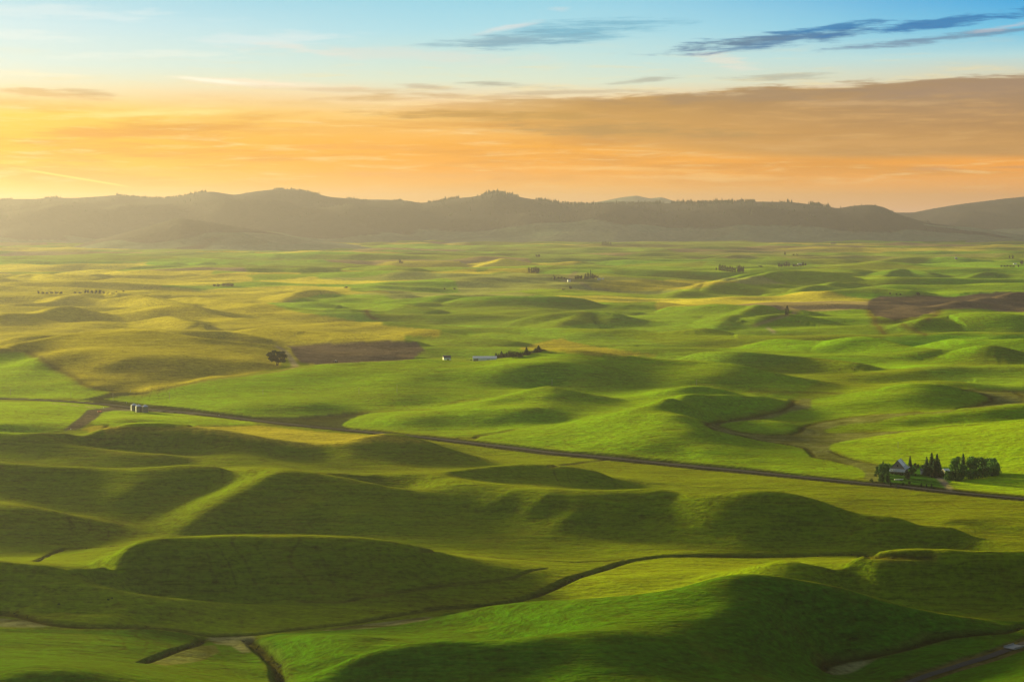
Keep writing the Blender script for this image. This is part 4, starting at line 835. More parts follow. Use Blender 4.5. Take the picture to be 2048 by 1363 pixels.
# ---------------------------------------------------------------- helpers for things
PI=math.pi
def tag(o,label=None,cat=None,group=None,kind=None):
    if label: o['label']=label
    if cat: o['category']=cat
    if group: o['group']=group
    if kind: o['kind']=kind
    return o
def empty(name,loc,rz=0,label=None,cat=None,group=None,s=1.0):
    o=bpy.data.objects.new(name,None); COL.objects.link(o); o.location=loc; o.rotation_euler=(0,0,rz); o.empty_display_size=1
    o.scale=(s,s,s) if not isinstance(s,tuple) else s
    return tag(o,label,cat,group)
class MB:
    def __init__(s): s.v=[];s.f=[];s.m=[]
    def quad(s,a,b,c,d): i=len(s.v); s.v+= [a,b,c,d]; s.f.append((i,i+1,i+2,i+3))
    def box(s,c,d,rz=0,top=None):
        cx,cy,cz=c; dx,dy,dz=[t/2 for t in d]; co,si=math.cos(rz),math.sin(rz); i=len(s.v)
        for z in(-dz,dz):
            k=1 if z<0 or top is None else top
            for x,y in((-dx,-dy),(dx,-dy),(dx,dy),(-dx,dy)):
                x*=k;y*=k; s.v.append((cx+x*co-y*si,cy+x*si+y*co,cz+z))
        for f in((0,3,2,1),(4,5,6,7),(0,1,5,4),(1,2,6,5),(2,3,7,6),(3,0,4,7)): s.f.append(tuple(i+k for k in f))
        return s
    def lathe(s,prof,n=20,c=(0,0,0),cap=True):
        i=len(s.v)
        for r,z in prof:
            for k in range(n): a=2*PI*k/n; s.v.append((c[0]+r*math.cos(a),c[1]+r*math.sin(a),c[2]+z))
        for j in range(len(prof)-1):
            for k in range(n): a=i+j*n+k; b=i+j*n+(k+1)%n; s.f.append((a,b,b+n,a+n))
        if cap: s.f.append(tuple(i+(len(prof)-1)*n+k for k in range(n)))
        return s
    def tube(s,p,q,r0,r1,n=6):
        p=Vector(p);q=Vector(q); d=(q-p).normalized(); a=d.orthogonal().normalized(); b=d.cross(a); i=len(s.v)
        for c,r in((p,r0),(q,r1)):
            for k in range(n): t=2*PI*k/n; s.v.append(tuple(c+a*math.cos(t)*r+b*math.sin(t)*r))
        for k in range(n): s.f.append((i+k,i+(k+1)%n,i+n+(k+1)%n,i+n+k))
        s.f.append(tuple(i+n+k for k in range(n))); return s
    def poly(s,pts): i=len(s.v); s.v+=list(pts); s.f.append(tuple(range(i,i+len(pts)))); return s
    def build(s,name,mat,parent=None,smooth=False,loc=None):
        me=bpy.data.meshes.new(name); me.from_pydata(s.v,[],s.f); me.update()
        if smooth: me.polygons.foreach_set('use_smooth',[True]*len(me.polygons))
        me.materials.append(mat); o=bpy.data.objects.new(name,me); COL.objects.link(o); o.parent=parent
        if loc: o.location=loc
        return o
def copy_tree(o,parent=None):
    c=o.copy(); COL.objects.link(c); c.parent=parent
    for ch in KIDS.get(o.name,[]): copy_tree_child(ch,c)
    return c
KIDS={}
def copy_tree_child(o,parent):
    c=o.copy(); COL.objects.link(c); c.parent=parent
    for ch in o.children: copy_tree_child(ch,c)
def spot(px,py,push=0.):
    """ground point below a photo point"""
    x,y=hit(px,py,push); return x,y,gz(x,y)
def zat(px,py,y):
    d=ray(px,py); return HCAM+d[2]/d[1]*y
M={}
M['bark']=simple('bark',(.05,.038,.025),.95,.3,2.0)
def leafmat(name,col,var=.35):
    m,nt=material(name); g=nt.new('ShaderNodeNewGeometry'); oi=nt.new('ShaderNodeObjectInfo')
    a=nt.noise(g.outputs['Position'],.35,3,.6); k=nt.m('ADD',nt.mapr(a,.3,.7,1-var,1+var,False),nt.mapr(oi.outputs['Random'],0,1,-.35,.35,False))
    v=nt.new('ShaderNodeVectorMath',operation='SCALE'); v.inputs[0].default_value=col; nt.put(v.inputs[3],k)
    return finish(m,nt,v.outputs[0],.8,None,.1)
M['conifer']=leafmat('conifer_needles',(.028,.075,.022)); M['leaf']=leafmat('broad_leaves',(.085,.180,.030)); M['leaf2']=leafmat('dusty_leaves',(.040,.060,.018))
M['farleaf']=leafmat('shelterbelt_leaves',(.026,.044,.022)); M['shrub']=leafmat('shrub_leaves',(.035,.08,.015))
def crownmesh(kind,seed,n):
    r=random.Random(seed); V=[];F=[]
    def leaf(c,sz,up=.3):
        d=Vector((r.gauss(0,1),r.gauss(0,1),r.gauss(0,1)+up)).normalized(); a=d.orthogonal().normalized(); b=d.cross(a); t=r.random()*PI
        a,b=a*math.cos(t)+b*math.sin(t),b*math.cos(t)-a*math.sin(t); i=len(V)
        for u,w in((-1,-.5),(.2,-.8),(1,.3),(-.1,.9)): V.append(tuple(Vector(c)+a*u*sz*r.uniform(.7,1.2)+b*w*sz*r.uniform(.7,1.2)))
        F.append((i,i+1,i+2,i+3))
    if kind=='broad':      # unit tree: height 1, crown width about .9
        lobes=[(0,0,.60,.27)]
        for k in range(9):
            a=k*2.4+r.random(); rr=r.uniform(.14,.27); lobes.append((rr*math.cos(a),rr*math.sin(a),r.uniform(.18,.78),r.uniform(.16,.23)))
        lobes+=[(0,0,.30,.30),(.02,0,.5,.32)]
        for k in range(n):
            x,y,z,q=r.choice(lobes); d=Vector((r.gauss(0,1),r.gauss(0,1),r.gauss(0,1))).normalized(); t=q*(r.random()**.25)*r.uniform(.85,1.12)
            leaf((x+d.x*t,y+d.y*t,max(.03,z+d.z*t*.9)),.036)
    elif kind=='open':
        lobes=[]
        for k in range(26):
            a=k*2.4+r.random(); rr=r.uniform(.18,.42); lobes.append((rr*math.cos(a),rr*math.sin(a),r.uniform(.22,.88),r.uniform(.10,.17)))
        for k in range(n):
            x,y,z,q=r.choice(lobes); d=Vector((r.gauss(0,1),r.gauss(0,1),r.gauss(0,.8))).normalized(); t=q*(r.random()**.4)*r.uniform(.8,1.2)
            leaf((x+d.x*t,y+d.y*t,z+d.z*t*.8),.026)
        return V,F,lobes
    elif kind=='poplar':
        for k in range(n):
            z=r.uniform(.05,1.0); w=.13*math.sin(PI*min(1,(z+.12)/1.12))**.6*(1-.6*max(0,z-.7)/.3)
            a=r.random()*2*PI; t=w*(r.random()**.4)*r.uniform(.8,1.2); leaf((t*math.cos(a),t*math.sin(a),z),.024,.9)
    elif kind=='conifer':
        lv=22
        for j in range(lv):
            z=.06+.92*j/lv; w=.24*(1-z)**.8*(.82+.36*((j*7)%5)/4)+.012; m=max(5,int(15*(1-z))+5)
            for k in range(m):
                a=2*PI*k/m+j*.7+r.uniform(-.2,.2); L=w*r.uniform(.7,1.15); wd=L*.30+.008
                p=Vector((0,0,z+.03)); q=Vector((L*math.cos(a),L*math.sin(a),z-L*.22+r.uniform(-.01,.01))); s=Vector((-math.sin(a),math.cos(a),0))*wd
                i=len(V); V.extend([tuple(p),tuple(p*.5+q*.5+s+Vector((0,0,-.012))),tuple(q),tuple(p*.5+q*.5-s+Vector((0,0,-.012)))]); F.append((i,i+1,i+2,i+3))
        for k in range(n):
            z=r.uniform(.03,.95); w=.22*(1-z)**.85; a=r.random()*2*PI; t=w*math.sqrt(r.random()); leaf((t*math.cos(a),t*math.sin(a),z),.018,0)
    elif kind=='shrub':
        lobes=[(r.uniform(-.35,.35),r.uniform(-.3,.3),r.uniform(.3,.6),r.uniform(.2,.34)) for _ in range(6)]
        for k in range(n):
            x,y,z,q=r.choice(lobes); d=Vector((r.gauss(0,1),r.gauss(0,1),r.gauss(0,1))).normalized(); t=q*(r.random()**.3)
            leaf((x+d.x*t,y+d.y*t,max(.02,z+d.z*t)),.06)
    return V,F,None
def trunkmesh(kind,seed,lobes=None):
    r=random.Random(seed); b=MB()
    if kind in('conifer',): b.tube((0,0,-.03),(0,0,.5),.016,.010,7); b.tube((0,0,.5),(0,0,.97),.010,.002,5)
    elif kind=='poplar': b.tube((0,0,-.03),(0,0,.55),.02,.01,7); b.tube((0,0,.55),(0,0,.92),.01,.003,5)
    elif kind=='shrub':
        for k in range(4): a=k*1.6; b.tube((0,0,-.05),(.25*math.cos(a),.25*math.sin(a),.45),.03,.01,5)
    elif kind=='open':
        b.tube((0,0,-.03),(.01,0,.22),.035,.026,8); b.tube((.05,0,-.03),(.09,.02,.25),.022,.018,7)
        for i,(x,y,z,q) in enumerate(lobes):
            s=(.01,0,.18+.12*(i%3)/2) if i%2 else (.09,.02,.2)
            m=(s[0]*.5+x*.5,s[1]*.5+y*.5,s[2]*.45+z*.55-.02); b.tube(s,m,.016,.010,5); b.tube(m,(x,y,z+q*.4),.010,.003,5)
    else:
        b.tube((0,0,-.03),(0,0,.28),.032,.024,8); b.tube((0,0,.28),(.02,.01,.62),.024,.010,6)
        for k in range(6): a=k*1.1; b.tube((0,0,.22+.03*k),(.24*math.cos(a),.24*math.sin(a),.46+.05*k),.014,.004,5)
    return b
PROTO={}
def proto(kind,v,n,mat,name):
    V,F,lob=crownmesh(kind,hash((kind,v))%1000 if False else {'broad':11,'open':23,'poplar':37,'conifer':41,'shrub':53}[kind]+v*7,n)
    me=bpy.data.meshes.new('crown'); me.from_pydata(V,[],F); me.update(); me.materials.append(M[mat])
    tb=trunkmesh(kind,v,lob); mt_=bpy.data.meshes.new('trunk'); mt_.from_pydata(tb.v,[],tb.f); mt_.update(); mt_.materials.append(M['bark'])
    PROTO[name]=(me,mt_)
for v in range(3):
    proto('broad',v,2600,'leaf','broad%d'%v); proto('conifer',v,500,'conifer','conifer%d'%v); proto('shrub',v,420,'shrub','shrub%d'%v)
    proto('broad',v+3,900,'farleaf','farbroad%d'%v); proto('poplar',v,700,'farleaf','poplar%d'%v)
proto('open',0,7000,'leaf2','open0'); proto('broad',7,1600,'leaf2','dusty0'); proto('shrub',5,420,'farleaf','farshrub0')
_tc=0
def tree(name,pk,px,base,top,wpx,label,cat='tree',group=None,push=0.,sink=.3):
    """a tree whose foot stands at photo point (px,base), top at row top, crown wpx wide"""
    global _tc; _tc+=1
    x,y,z=spot(px,base,push); h=max(1.0,zat(px,top,y)-z+sink); unit={'c':.40,'b':.92,'f':.92,'p':.27,'o':1.0,'s':1.25,'d':.92}[pk[0]]
    if pk.startswith('farshrub'): unit=1.25
    w=wpx*y/FPX/unit*(1.0 if pk[0]=='o' else 1.3 if pk[0]=='b' else 1.2)
    e=empty(name,(x,y,z-sink),(_tc*2.399)%6.28,label,cat,group,(w,w,h))
    for nm,me in(('crown',PROTO[pk][0]),('trunk',PROTO[pk][1])):
        o=bpy.data.objects.new(nm,me); COL.objects.link(o); o.parent=e
    return e
ORD=['first','second','third','fourth','fifth','sixth','seventh','eighth','ninth','tenth','eleventh','twelfth','thirteenth','fourteenth','fifteenth','sixteenth','seventeenth','eighteenth']
# ---------------------------------------------------------------- materials for built things
def metal(name,col,rough=.35,scale=6,axis=None):
    m,nt=material(name); g=nt.new('ShaderNodeTexCoord'); nz=nt.noise(g.outputs['Object'],.7,4,.6)
    v=nt.new('ShaderNodeVectorMath',operation='SCALE'); v.inputs[0].default_value=col; nt.put(v.inputs[3],nt.mapr(nz,.3,.7,.8,1.12,False))
    w=nt.new('ShaderNodeTexWave'); nt.l.new(g.outputs['Object'],w.inputs['Vector']); w.inputs['Scale'].default_value=scale; w.bands_direction='Z' if axis=='Z' else 'X'
    return finish(m,nt,v.outputs[0],rough,bump(nt,w.outputs[0],.05,.5),.5,.85)
M['galv']=metal('galvanised_steel',(.20,.21,.22),.55,1.6,'Z'); M['galvroof']=metal('galvanised_roof',(.55,.62,.72),.3,1.2)
M['white']=simple('white_paint',(.78,.78,.76),.6,.08,.8); M['whiteroof']=simple('white_metal_roof',(.86,.86,.84),.7,.07,.8,spec=.2)
M['greyroof']=simple('weathered_shingles',(.12,.12,.12),.85,.3,1.5); M['barnwood']=simple('weathered_boards',(.22,.20,.18),.9,.3,2.5)
M['paleroof']=simple('pale_sheet_roof',(.46,.50,.47),.5,.12,1.2); M['glass']=simple('dark_glass',(.02,.025,.03),.15,.1,1,spec=.6)
M['red']=simple('red_paint',(.55,.06,.03),.45,.15,1.0,spec=.4); M['tyre']=simple('black_rubber',(.02,.02,.02),.85,.2,4); M['pole']=simple('grey_timber',(.34,.30,.25),.9,.2,3)
M['darkmetal']=simple('dark_steel',(.06,.065,.07),.5,.2,2); M['concrete']=simple('concrete',(.26,.27,.27),.8,.15,1.5); M['green_paint']=simple('green_paint',(.03,.12,.03),.45,.15,1)
M['palewall']=simple('pale_metal_wall',(.74,.80,.74),.7,.1,.8); M['brownwood']=simple('brown_boards',(.16,.09,.06),.9,.3,2)
# ---------------------------------------------------------------- gabled buildings
def gable(name,label,cat,pos,w,d,he,hr,rz,wall='white',roof='greyroof',door=True,windows=0,group=None,big_door=False,ov=.5,chimney=False):
    e=empty(name,pos,rz,label,cat,group)
    b=MB(); x,y=w/2,d/2
    b.poly([(-x,-y,-1),(x,-y,-1),(x,-y,he),(-x,-y,he)]); b.poly([(x,y,-1),(-x,y,-1),(-x,y,he),(x,y,he)])
    b.poly([(-x,y,-1),(-x,-y,-1),(-x,-y,he),(-x,0,hr),(-x,y,he)]); b.poly([(x,-y,-1),(x,y,-1),(x,y,he),(x,0,hr),(x,-y,he)])
    b.build('wall',M[wall],e)
    r=MB(); t=.22; sl=(hr-he)/y
    for s in(-1,1):
        a0=(-x-ov,s*(y+ov),he-sl*ov); a1=(x+ov,s*(y+ov),he-sl*ov); c0=(-x-ov,0,hr); c1=(x+ov,0,hr); up=lambda p:(p[0],p[1],p[2]+t)
        i=len(r.v); r.v+=[a0,a1,c1,c0,up(a0),up(a1),up(c1),up(c0)]
        for f in((0,3,2,1),(4,5,6,7),(0,1,5,4),(1,2,6,5),(3,0,4,7)): r.f.append(tuple(i+k for k in (f if s<0 else f[::-1])))
    rf=r.build('roof',M[roof],e)
    if chimney: MB().box((x*.3,y*.3,hr+.2),(.9,.9,2.2)).build('chimney',M['brownwood'],rf)
    if door:
        dw,dh=(min(4.5,w*.3),min(4.2,he*.85)) if big_door else (1.1,2.1)
        MB().box((w*.12,-y-.03,dh/2),(dw,.08,dh)).build('door',M['glass' if big_door else 'brownwood'],e)
    for k in range(windows):
        wx=-x+w*(k+.7)/(windows+.4)
        if abs(wx-w*.12)<1.2: continue
        MB().box((wx,-y-.03,he*.58),(1.2,.08,1.3)).build('window',M['glass'],e)
    return e
# ================================================================ grain bins beside the road
def bin_proto(label):
    e=empty('grain_bin',(0,0,0),0,label,'grain bin','galvanised grain bins by the road')
    R=4.4; H=8.4; prof=[(R,-.6)]
    z=0
    while z<H: prof+=[(R+.05,z+.07),(R-.03,z+.21)]; z+=.28
    prof.append((R,H)); b=MB().lathe(prof,40,cap=False); b.build('body',M['galv'],e,True)
    r=MB().lathe([(R+.25,H-.05),(R+.2,H+.05),(.7,H+2.2),(.65,H+2.35)],40); rf=r.build('roof',M['galvroof'],e,False)
    MB().lathe([(.8,H+2.3),(.8,H+2.6),(.1,H+2.9)],14).build('cap',M['galvroof'],rf)
    l=MB(); a=-PI/2-.9; cx,cy=(R+.25)*math.cos(a),(R+.25)*math.sin(a); tx,ty=-math.sin(a)*.25,math.cos(a)*.25
    for s in(-1,1): l.tube((cx+s*tx,cy+s*ty,.3),(cx+s*tx,cy+s*ty,H+.4),.05,.05,4)
    for k in range(26): l.tube((cx-tx,cy-ty,.5+k*.32),(cx+tx,cy+ty,.5+k*.32),.03,.03,4)
    l.build('ladder',M['darkmetal'],e)
    MB().box((.6,-R-.02,1.5),(1.1,.22,1.9)).build('door',M['darkmetal'],e)
    c=MB().lathe([(R+.5,-.9),(R+.5,.12)],32); c.build('plinth',M['concrete'],e)
    return e
g0=bin_proto('leftmost of three steel grain bins, partly behind the middle one')
x,y,z=spot(266.5,821.2); g0.location=(x,y+6,z); g0.rotation_euler.z=.4
for px,py,lab in((277.5,822.3,'middle one of three round steel grain bins, nearest to the dirt yard'),(290.5,823.0,'rightmost of three round steel grain bins at the roadside')):
    g=g0.copy(); COL.objects.link(g); g['label']=lab; x,y,z=spot(px,py); g.location=(x,y,z); g.rotation_euler.z=px*.1
    for ch in list(g0.children):
        c=ch.copy(); COL.objects.link(c); c.parent=g
        for q in ch.children: d=q.copy(); COL.objects.link(d); d.parent=c
# ================================================================ utility poles
def pole_at(px,base,top,label,group='utility poles',sc=1.0,push=0.):
    x,y,z=spot(px,base,push); h=max(8,zat(px,top,y)-z)
    e=empty('utility_pole',(x,y,z),math.radians(12),label,'utility pole',group)
    MB().tube((0,0,-1),(0,0,h),.24,.17,8).build('post',M['pole'],e)
    c=MB().box((0,0,h-.9),(2.6,.14,.16)); c.build('crossarm',M['pole'],e)
    for s in(-1.15,-.5,.5,1.15): MB().lathe([(.07,0),(.1,.1),(.04,.24)],8,(s,0,h-.81)).build('insulator',M['glass'],e)
for px,b,t,lab in((21,790,777,'utility pole at the left edge above the road'),(142,796,783,'utility pole between the left green field and the road, above the dirt yard'),
  (226,800,785,'utility pole at the track fork left of the grain bins'),(339,798,783,'utility pole on the bright field right of the grain bins'),
  (526,791,778,'utility pole in the green field below the lone tree'),(718,789,775,'white utility pole on the bright slope below the brown field'),
  (794,786,769,'tallest utility pole on the bright slope, right of its neighbour'),(1104,770,757,'utility pole near the top of the central green hill'),
  (1393,772,759,'utility pole standing on the small green crest right of centre'),(1796,897,887,'utility pole in the bright field above the farmstead'),
  (1882,946,929,'grey utility pole between dark conifers and round trees at the farmstead')):
    pole_at(px,b,t,lab)
def marker(px,py,h,label,w=.5):
    x,y,z=spot(px,py); e=empty('marker_post',(x,y,z),.3,label,'marker post','white marker posts')
    MB().box((0,0,h/2),(w*.4,w*.3,h)).build('post',M['white'],e); MB().box((0,-.05,h-.5),(w*2.2,.06,1.0)).build('sign_plate',M['white'],e)
for px,py,h,lab in((438,832,2.6,'small white roadside marker right of the grain bins'),(141.5,859.5,2.4,'white marker at the bottom of the brown dirt strip'),(253,805.5,2.2,'white marker beside the road just left of the grain bins'),(261,782.5,2.4,'white marker on the track under the golden hill'),(207,816,2.6,'white marker at the top of the brown dirt strip')):
    marker(px,py,h,lab)
# ================================================================ red farm truck on the dirt strip
x,y,z=spot(200,823.5); e=empty('farm_truck',(x,y,z),math.radians(25),'small red farm truck parked on the brown dirt strip','truck')
MB().box((-1.6,0,1.15),(3.6,2.2,.25)).box((-1.6,1.05,1.75),(3.6,.1,1.0)).box((-1.6,-1.05,1.75),(3.6,.1,1.0)).box((-3.35,0,1.75),(.1,2.2,1.0)).build('bed',M['red'],e)
cb=MB().box((1.3,0,1.25),(1.9,2.1,1.0)).box((.9,0,2.25),(1.4,2.0,1.1),0,.85).box((2.6,0,1.3),(1.1,1.9,.9)).build('cab',M['red'],e)
MB().box((1.42,0,2.3),(.5,1.75,.65)).build('windscreen',M['glass'],cb)
for wx,wy in((2.3,1),(2.3,-1),(-2.3,1),(-2.3,-1)):
    o=MB().tube((wx,wy*.85,.5),(wx,wy*1.15,.5),.5,.5,16).build('wheel',M['tyre'],e)
# ================================================================ tractor with spray booms on the brown field
x,y,z=spot(672,725.3); e=empty('tractor',(x,y,z),math.radians(-6),'tractor with white cab pulling spray booms on the brown field','tractor')
MB().box((1.6,0,1.7),(3.2,1.3,1.2)).box((-1.2,0,1.4),(2.4,1.6,.7)).build('body',M['green_paint'],e)
cb=MB().box((-.6,0,3.2),(2.2,2.1,1.9),0,.9).build('cab',M['white'],e); MB().box((-.6,-1.03,3.2),(1.6,.1,1.1)).build('window',M['glass'],cb)
MB().box((-.6,0,4.25),(2.6,2.5,.25)).build('cab_roof',M['white'],e)
for wx,wy,r in((-1.2,1.4,1.15),(-1.2,-1.4,1.15),(2.3,1.2,.85),(2.3,-1.2,.85)):
    MB().tube((wx,wy*.8,r),(wx,wy*1.25,r),r,r,20).build('wheel',M['tyre'],e)
MB().box((-4.4,0,1.9),(2.6,2.2,1.6),0,.8).build('tank',M['darkmetal'],e)
for s in(-1,1): MB().tube((-5.8,s*1,1.5),(-5.0+s*1.5,s*8,1.7),.14,.1,5).tube((-5.8,s*1,2.2),(-5.0+s*1.5,s*8,1.7),.1,.07,5).build('boom',M['darkmetal'],e)
# ================================================================ the farmstead by the road
def yard(px,py): return spot(px,py)
x,y,z=spot(1795,946)
rzb=math.radians(-24)
e=empty('barn',(x,y,z),rzb,'large weathered barn with a pale sheet-metal patch on its roof','barn')
w2,d2,he,hr=8.6,17,6.2,15.6     # gable end to the viewer, ridge running away
b=MB(); b.poly([(-w2,0,-1),(w2,0,-1),(w2,0,he),(0,0,hr),(-w2,0,he)]); b.poly([(w2,d2,-1),(-w2,d2,-1),(-w2,d2,he),(0,d2,hr),(w2,d2,he)])
b.poly([(-w2,d2,-1),(-w2,0,-1),(-w2,0,he),(-w2,d2,he)]); b.poly([(w2,0,-1),(w2,d2,-1),(w2,d2,he),(w2,0,he)]); b.build('wall',M['barnwood'],e)
def slab(pts,t=.25):
    m_=MB(); i=0; m_.v=list(pts)+[(p[0],p[1],p[2]+t) for p in pts]; m_.f=[(0,3,2,1),(4,5,6,7),(0,1,5,4),(1,2,6,5),(2,3,7,6),(3,0,4,7)]; return m_
sl=(hr-he)/w2
slab([(-w2-.8,-.7,he-.8*sl),(0,-.7,hr),(0,d2+.7,hr),(-w2-.8,d2+.7,he-.8*sl)]).build('roof',M['greyroof'],e)
rf=slab([(w2+.8,d2+.7,he-.8*sl),(0,d2+.7,hr),(0,-.7,hr),(w2+.8,-.7,he-.8*sl)]).build('roof',M['paleroof'],e)
slab([(6.2,12,hr-6.2*sl+.27),(.3,12,hr-.3*sl+.27),(.3,-.5,hr-.3*sl+.27),(6.2,-.5,hr-6.2*sl+.27)],.08).build('roof_sheet',M['whiteroof'],rf)
slab([(-w2-1.2,-5.2,3.1),(w2+1.2,-5.2,3.1),(w2+.6,.1,5.9),(-w2-.6,.1,5.9)]).build('porch_roof',M['paleroof'],e)
for k in range(7): MB().box((-w2-.6+k*(2*w2+1.2)/6,-4.8,1.0),(.3,.3,4.2)).build('porch_post',M['barnwood'],e)
for k in range(3):
    wn=MB().box((-5.6+k*2.5,-3.6,4.7),(1.1,1.3,1.3)).build('dormer',M['white'],e); MB().box((-5.6+k*2.5,-4.3,4.7),(.7,.08,.8)).build('pane',M['glass'],wn)
MB().box((0,-.05,9.5),(1.6,.1,1.8)).build('loft_window',M['glass'],e); MB().box((1.5,-.05,2.0),(3.4,.1,4)).build('door',M['brownwood'],e)
def shed_at(px,py,w,d,he,hr,rz,label,wall='white',roof='greyroof',name='shed',cat='shed',push=0.,**k):
    x,y,z=spot(px,py,push); return gable(name,label,cat,(x,y,z),w,d,he,hr,math.radians(rz),wall,roof,**k)
shed_at(1816.5,934.5,3.2,3,1.6,2.2,5,'tiny white shed just right of the barn','white','whiteroof',windows=0)
shed_at(1845,945,4.5,7,4.2,5.8,-14,'narrow white outbuilding against the left side of the dark conifers','white','greyroof',windows=1)
shed_at(1891.5,944,6.5,6,3.4,5.4,22,'white-roofed shed half hidden behind round trees','barnwood','whiteroof',windows=1)
# long low white trailer on the lawn
x,y,z=spot(1797.5,960); e=empty('trailer',(x,y,z),math.radians(4),'long low white flat trailer on the lawn below the barn','trailer')
MB().box((0,0,1.05),(9.8,2.3,.35)).box((4.75,0,1.45),(.2,2.3,.6)).build('deck',M['white'],e); MB().tube((-4.9,0,.9),(-6.3,0,.6),.09,.07,6).build('hitch',M['darkmetal'],e)
for wx in(1.2,2.3):
    for s in(-1,1): MB().tube((wx,s*.8,.42),(wx,s*1.1,.42),.42,.42,14).build('wheel',M['tyre'],e)
# white car in the yard
x,y,z=spot(1856,947.5); e=empty('parked_car',(x,y,z),math.radians(-20),'white car parked in front of the dark conifers','car')
MB().box((0,0,.62),(4.6,1.85,.62),0,.97).build('body',M['white'],e); cb=MB().box((-.25,0,1.2),(2.6,1.65,.58),0,.8).build('cabin',M['glass'],e)
MB().box((-.25,0,1.51),(1.9,1.3,.06)).build('roof',M['white'],cb)
for wx in(-1.45,1.45):
    for s in(-1,1): MB().tube((wx,s*.72,.34),(wx,s*.95,.34),.34,.34,14).build('wheel',M['tyre'],e)
# trees of the farmstead
FG='trees round the near farmstead'
fc=[('conifer0',1853,947,911,15,'leftmost tall dark conifer of the clump in the middle of the farmstead'),('conifer1',1863,949,903,19,'tallest dark conifer with the highest tip in the farmstead clump'),
 ('conifer2',1873.5,950,904.5,17,'second tallest dark conifer, right of the highest tip'),('conifer0',1868,952,915,15,'short dark conifer at the front of the clump'),('conifer1',1878,946,916,13,'rightmost dark conifer of the clump beside the grey pole'),
 ('conifer1',1820,932,909.5,9,'solitary pointed conifer between the barn and the tall clump'),('conifer2',1926,938,904.5,14,'pointed conifer rising out of the round trees'),
 ('conifer0',1766,934,920,7,'small conifer left behind the barn'),('conifer2',1842.5,972,964.5,6,'left of three young conifers by the road'),('conifer0',1852.5,974,966,6,'middle of three young conifers by the road'),('conifer1',1863,974,966,6,'right of three young conifers by the road'),
 ('conifer2',1792,972,966.5,4,'tiny conifer by the road below the white trailer')]
for pk,px,b,t,w,lab in fc: tree('conifer',pk,px,b,t,w,lab,'conifer',FG)
fb=[('broad0',1910,940,909,22,'round dark tree left of the pointed conifer, back row'),('broad1',1948,941,909,28,'broad dark tree in the back row, right of the pointed conifer'),
 ('broad2',1970,945,908,30,'big dark round tree in the back of the grove'),('broad0',1984,949,912,30,'largest round tree at the right end of the grove'),('broad1',1990,948,922,18,'lower dark tree on the outer right edge of the grove'),
 ('broad2',1900,958,936,20,'green bushy tree at the front left of the grove'),('broad0',1918,959,932,24,'lighter round tree in the front of the grove beside the lawn corner'),('broad1',1937,956,936,19,'small round tree in the front row, middle of the grove'),
 ('broad2',1951,955,934,20,'small round tree in the front row right of the middle'),('broad0',1926,946,924,18,'pale green round tree in front of the pointed conifer'),('broad1',1965,953,928,24,'medium green tree in the front right of the grove'),
 ('dusty0',1869,953,935,15,'brownish round bush at the foot of the dark conifers'),('broad1',1882,952,938,12,'dark low tree just right of the conifers by the drive')]
for pk,px,b,t,w,lab in fb: tree('broadleaf_tree',pk,px,b,t,w,lab,'tree',FG)
fs=[('broad2',1757,948,928,13,'leftmost leafy tree of the farmstead'),('broad0',1765,955,924,15,'tall leafy tree left of the barn'),('broad1',1772,951,922,14,'leafy tree touching the left side of the barn'),('broad2',1763,963,940,14,'leafy tree nearest the road at the left end'),
 ('broad0',1775,966,947,12,'leafy tree in front left of the barn by the road'),('dusty0',1814,957,938,12,'thin tree on the lawn right of the white trailer'),('broad1',1826,945,931,13,'round shrub-like tree right of the barn')]
for pk,px,b,t,w,lab in fs: tree('broadleaf_tree',pk,px,b,t,w,lab,'tree',FG)
for i,(px,b,t,w) in enumerate(((1784,947,941,8),(1793,948,942,8),(1803,949,943,9),(1831,949,945,6),(1836,933,925,10),(1846,932,924,11),(1829,930,923,9),(1781,970,962,9),(1805,968,963,6),(1818,968,960,7),(1855,928,922,9),(1743,962,955,8),(1887,951,944,9),(1750,952,946,8))):
    tree('shrub','shrub%d'%(i%3),px,b,t,w,['low shrub under the barn porch, left end','low shrub under the barn porch, middle','low shrub under the barn porch, right end','small shrub on the lawn edge below the white shed','dark shrub in the hedge left of the white outbuilding','dark shrub in the hedge behind the white outbuilding','dark shrub beside the solitary conifer','roadside shrub below the barn left corner','tiny shrub near the right end of the white trailer','roadside shrub left of the young conifers','dark shrub behind the tall conifers on the left','outermost shrub left of the farmstead','shrub under the grey pole','shrub at the left end of the leafy trees'][i],'shrub',FG)
# ================================================================ farm behind the bright hill
shed_at(893.5,720.5,12.5,12,6.6,10.2,8,'small grey barn with white gable behind the green hill','white','greyroof',name='barn',cat='barn',push=35.,big_door=True)
x,y,z=spot(969.5,719.5,40.)
zt=zat(969.5,712,y); zb=min(z,zt-9)
e=gable('long_shed','long white metal shed with pale blue-green walls beside the windbreak','shed',(x,y,zb),41,15,zt-zb-2.6,zt-zb,math.radians(1.5),'palewall','whiteroof',door=False)
MB().box((-15.5,-7.6,(zt-zb)*.33),(8,.15,(zt-zb)*.55)).build('door',M['barnwood'],e); MB().box((6,-7.6,(zt-zb)*.3),(5,.15,(zt-zb)*.5)).build('door',M['paleroof'],e)
for i,(px,b,t,w) in enumerate(((935,721,718.6,7),(942,721.5,718.8,8),(948,721.5,719.4,5))): tree('shrub','farshrub0',px,b,t,w,'%s of three dark bushes left of the long white shed'%['left','middle','right'][i],'shrub','bushes beside the long shed',push=10)
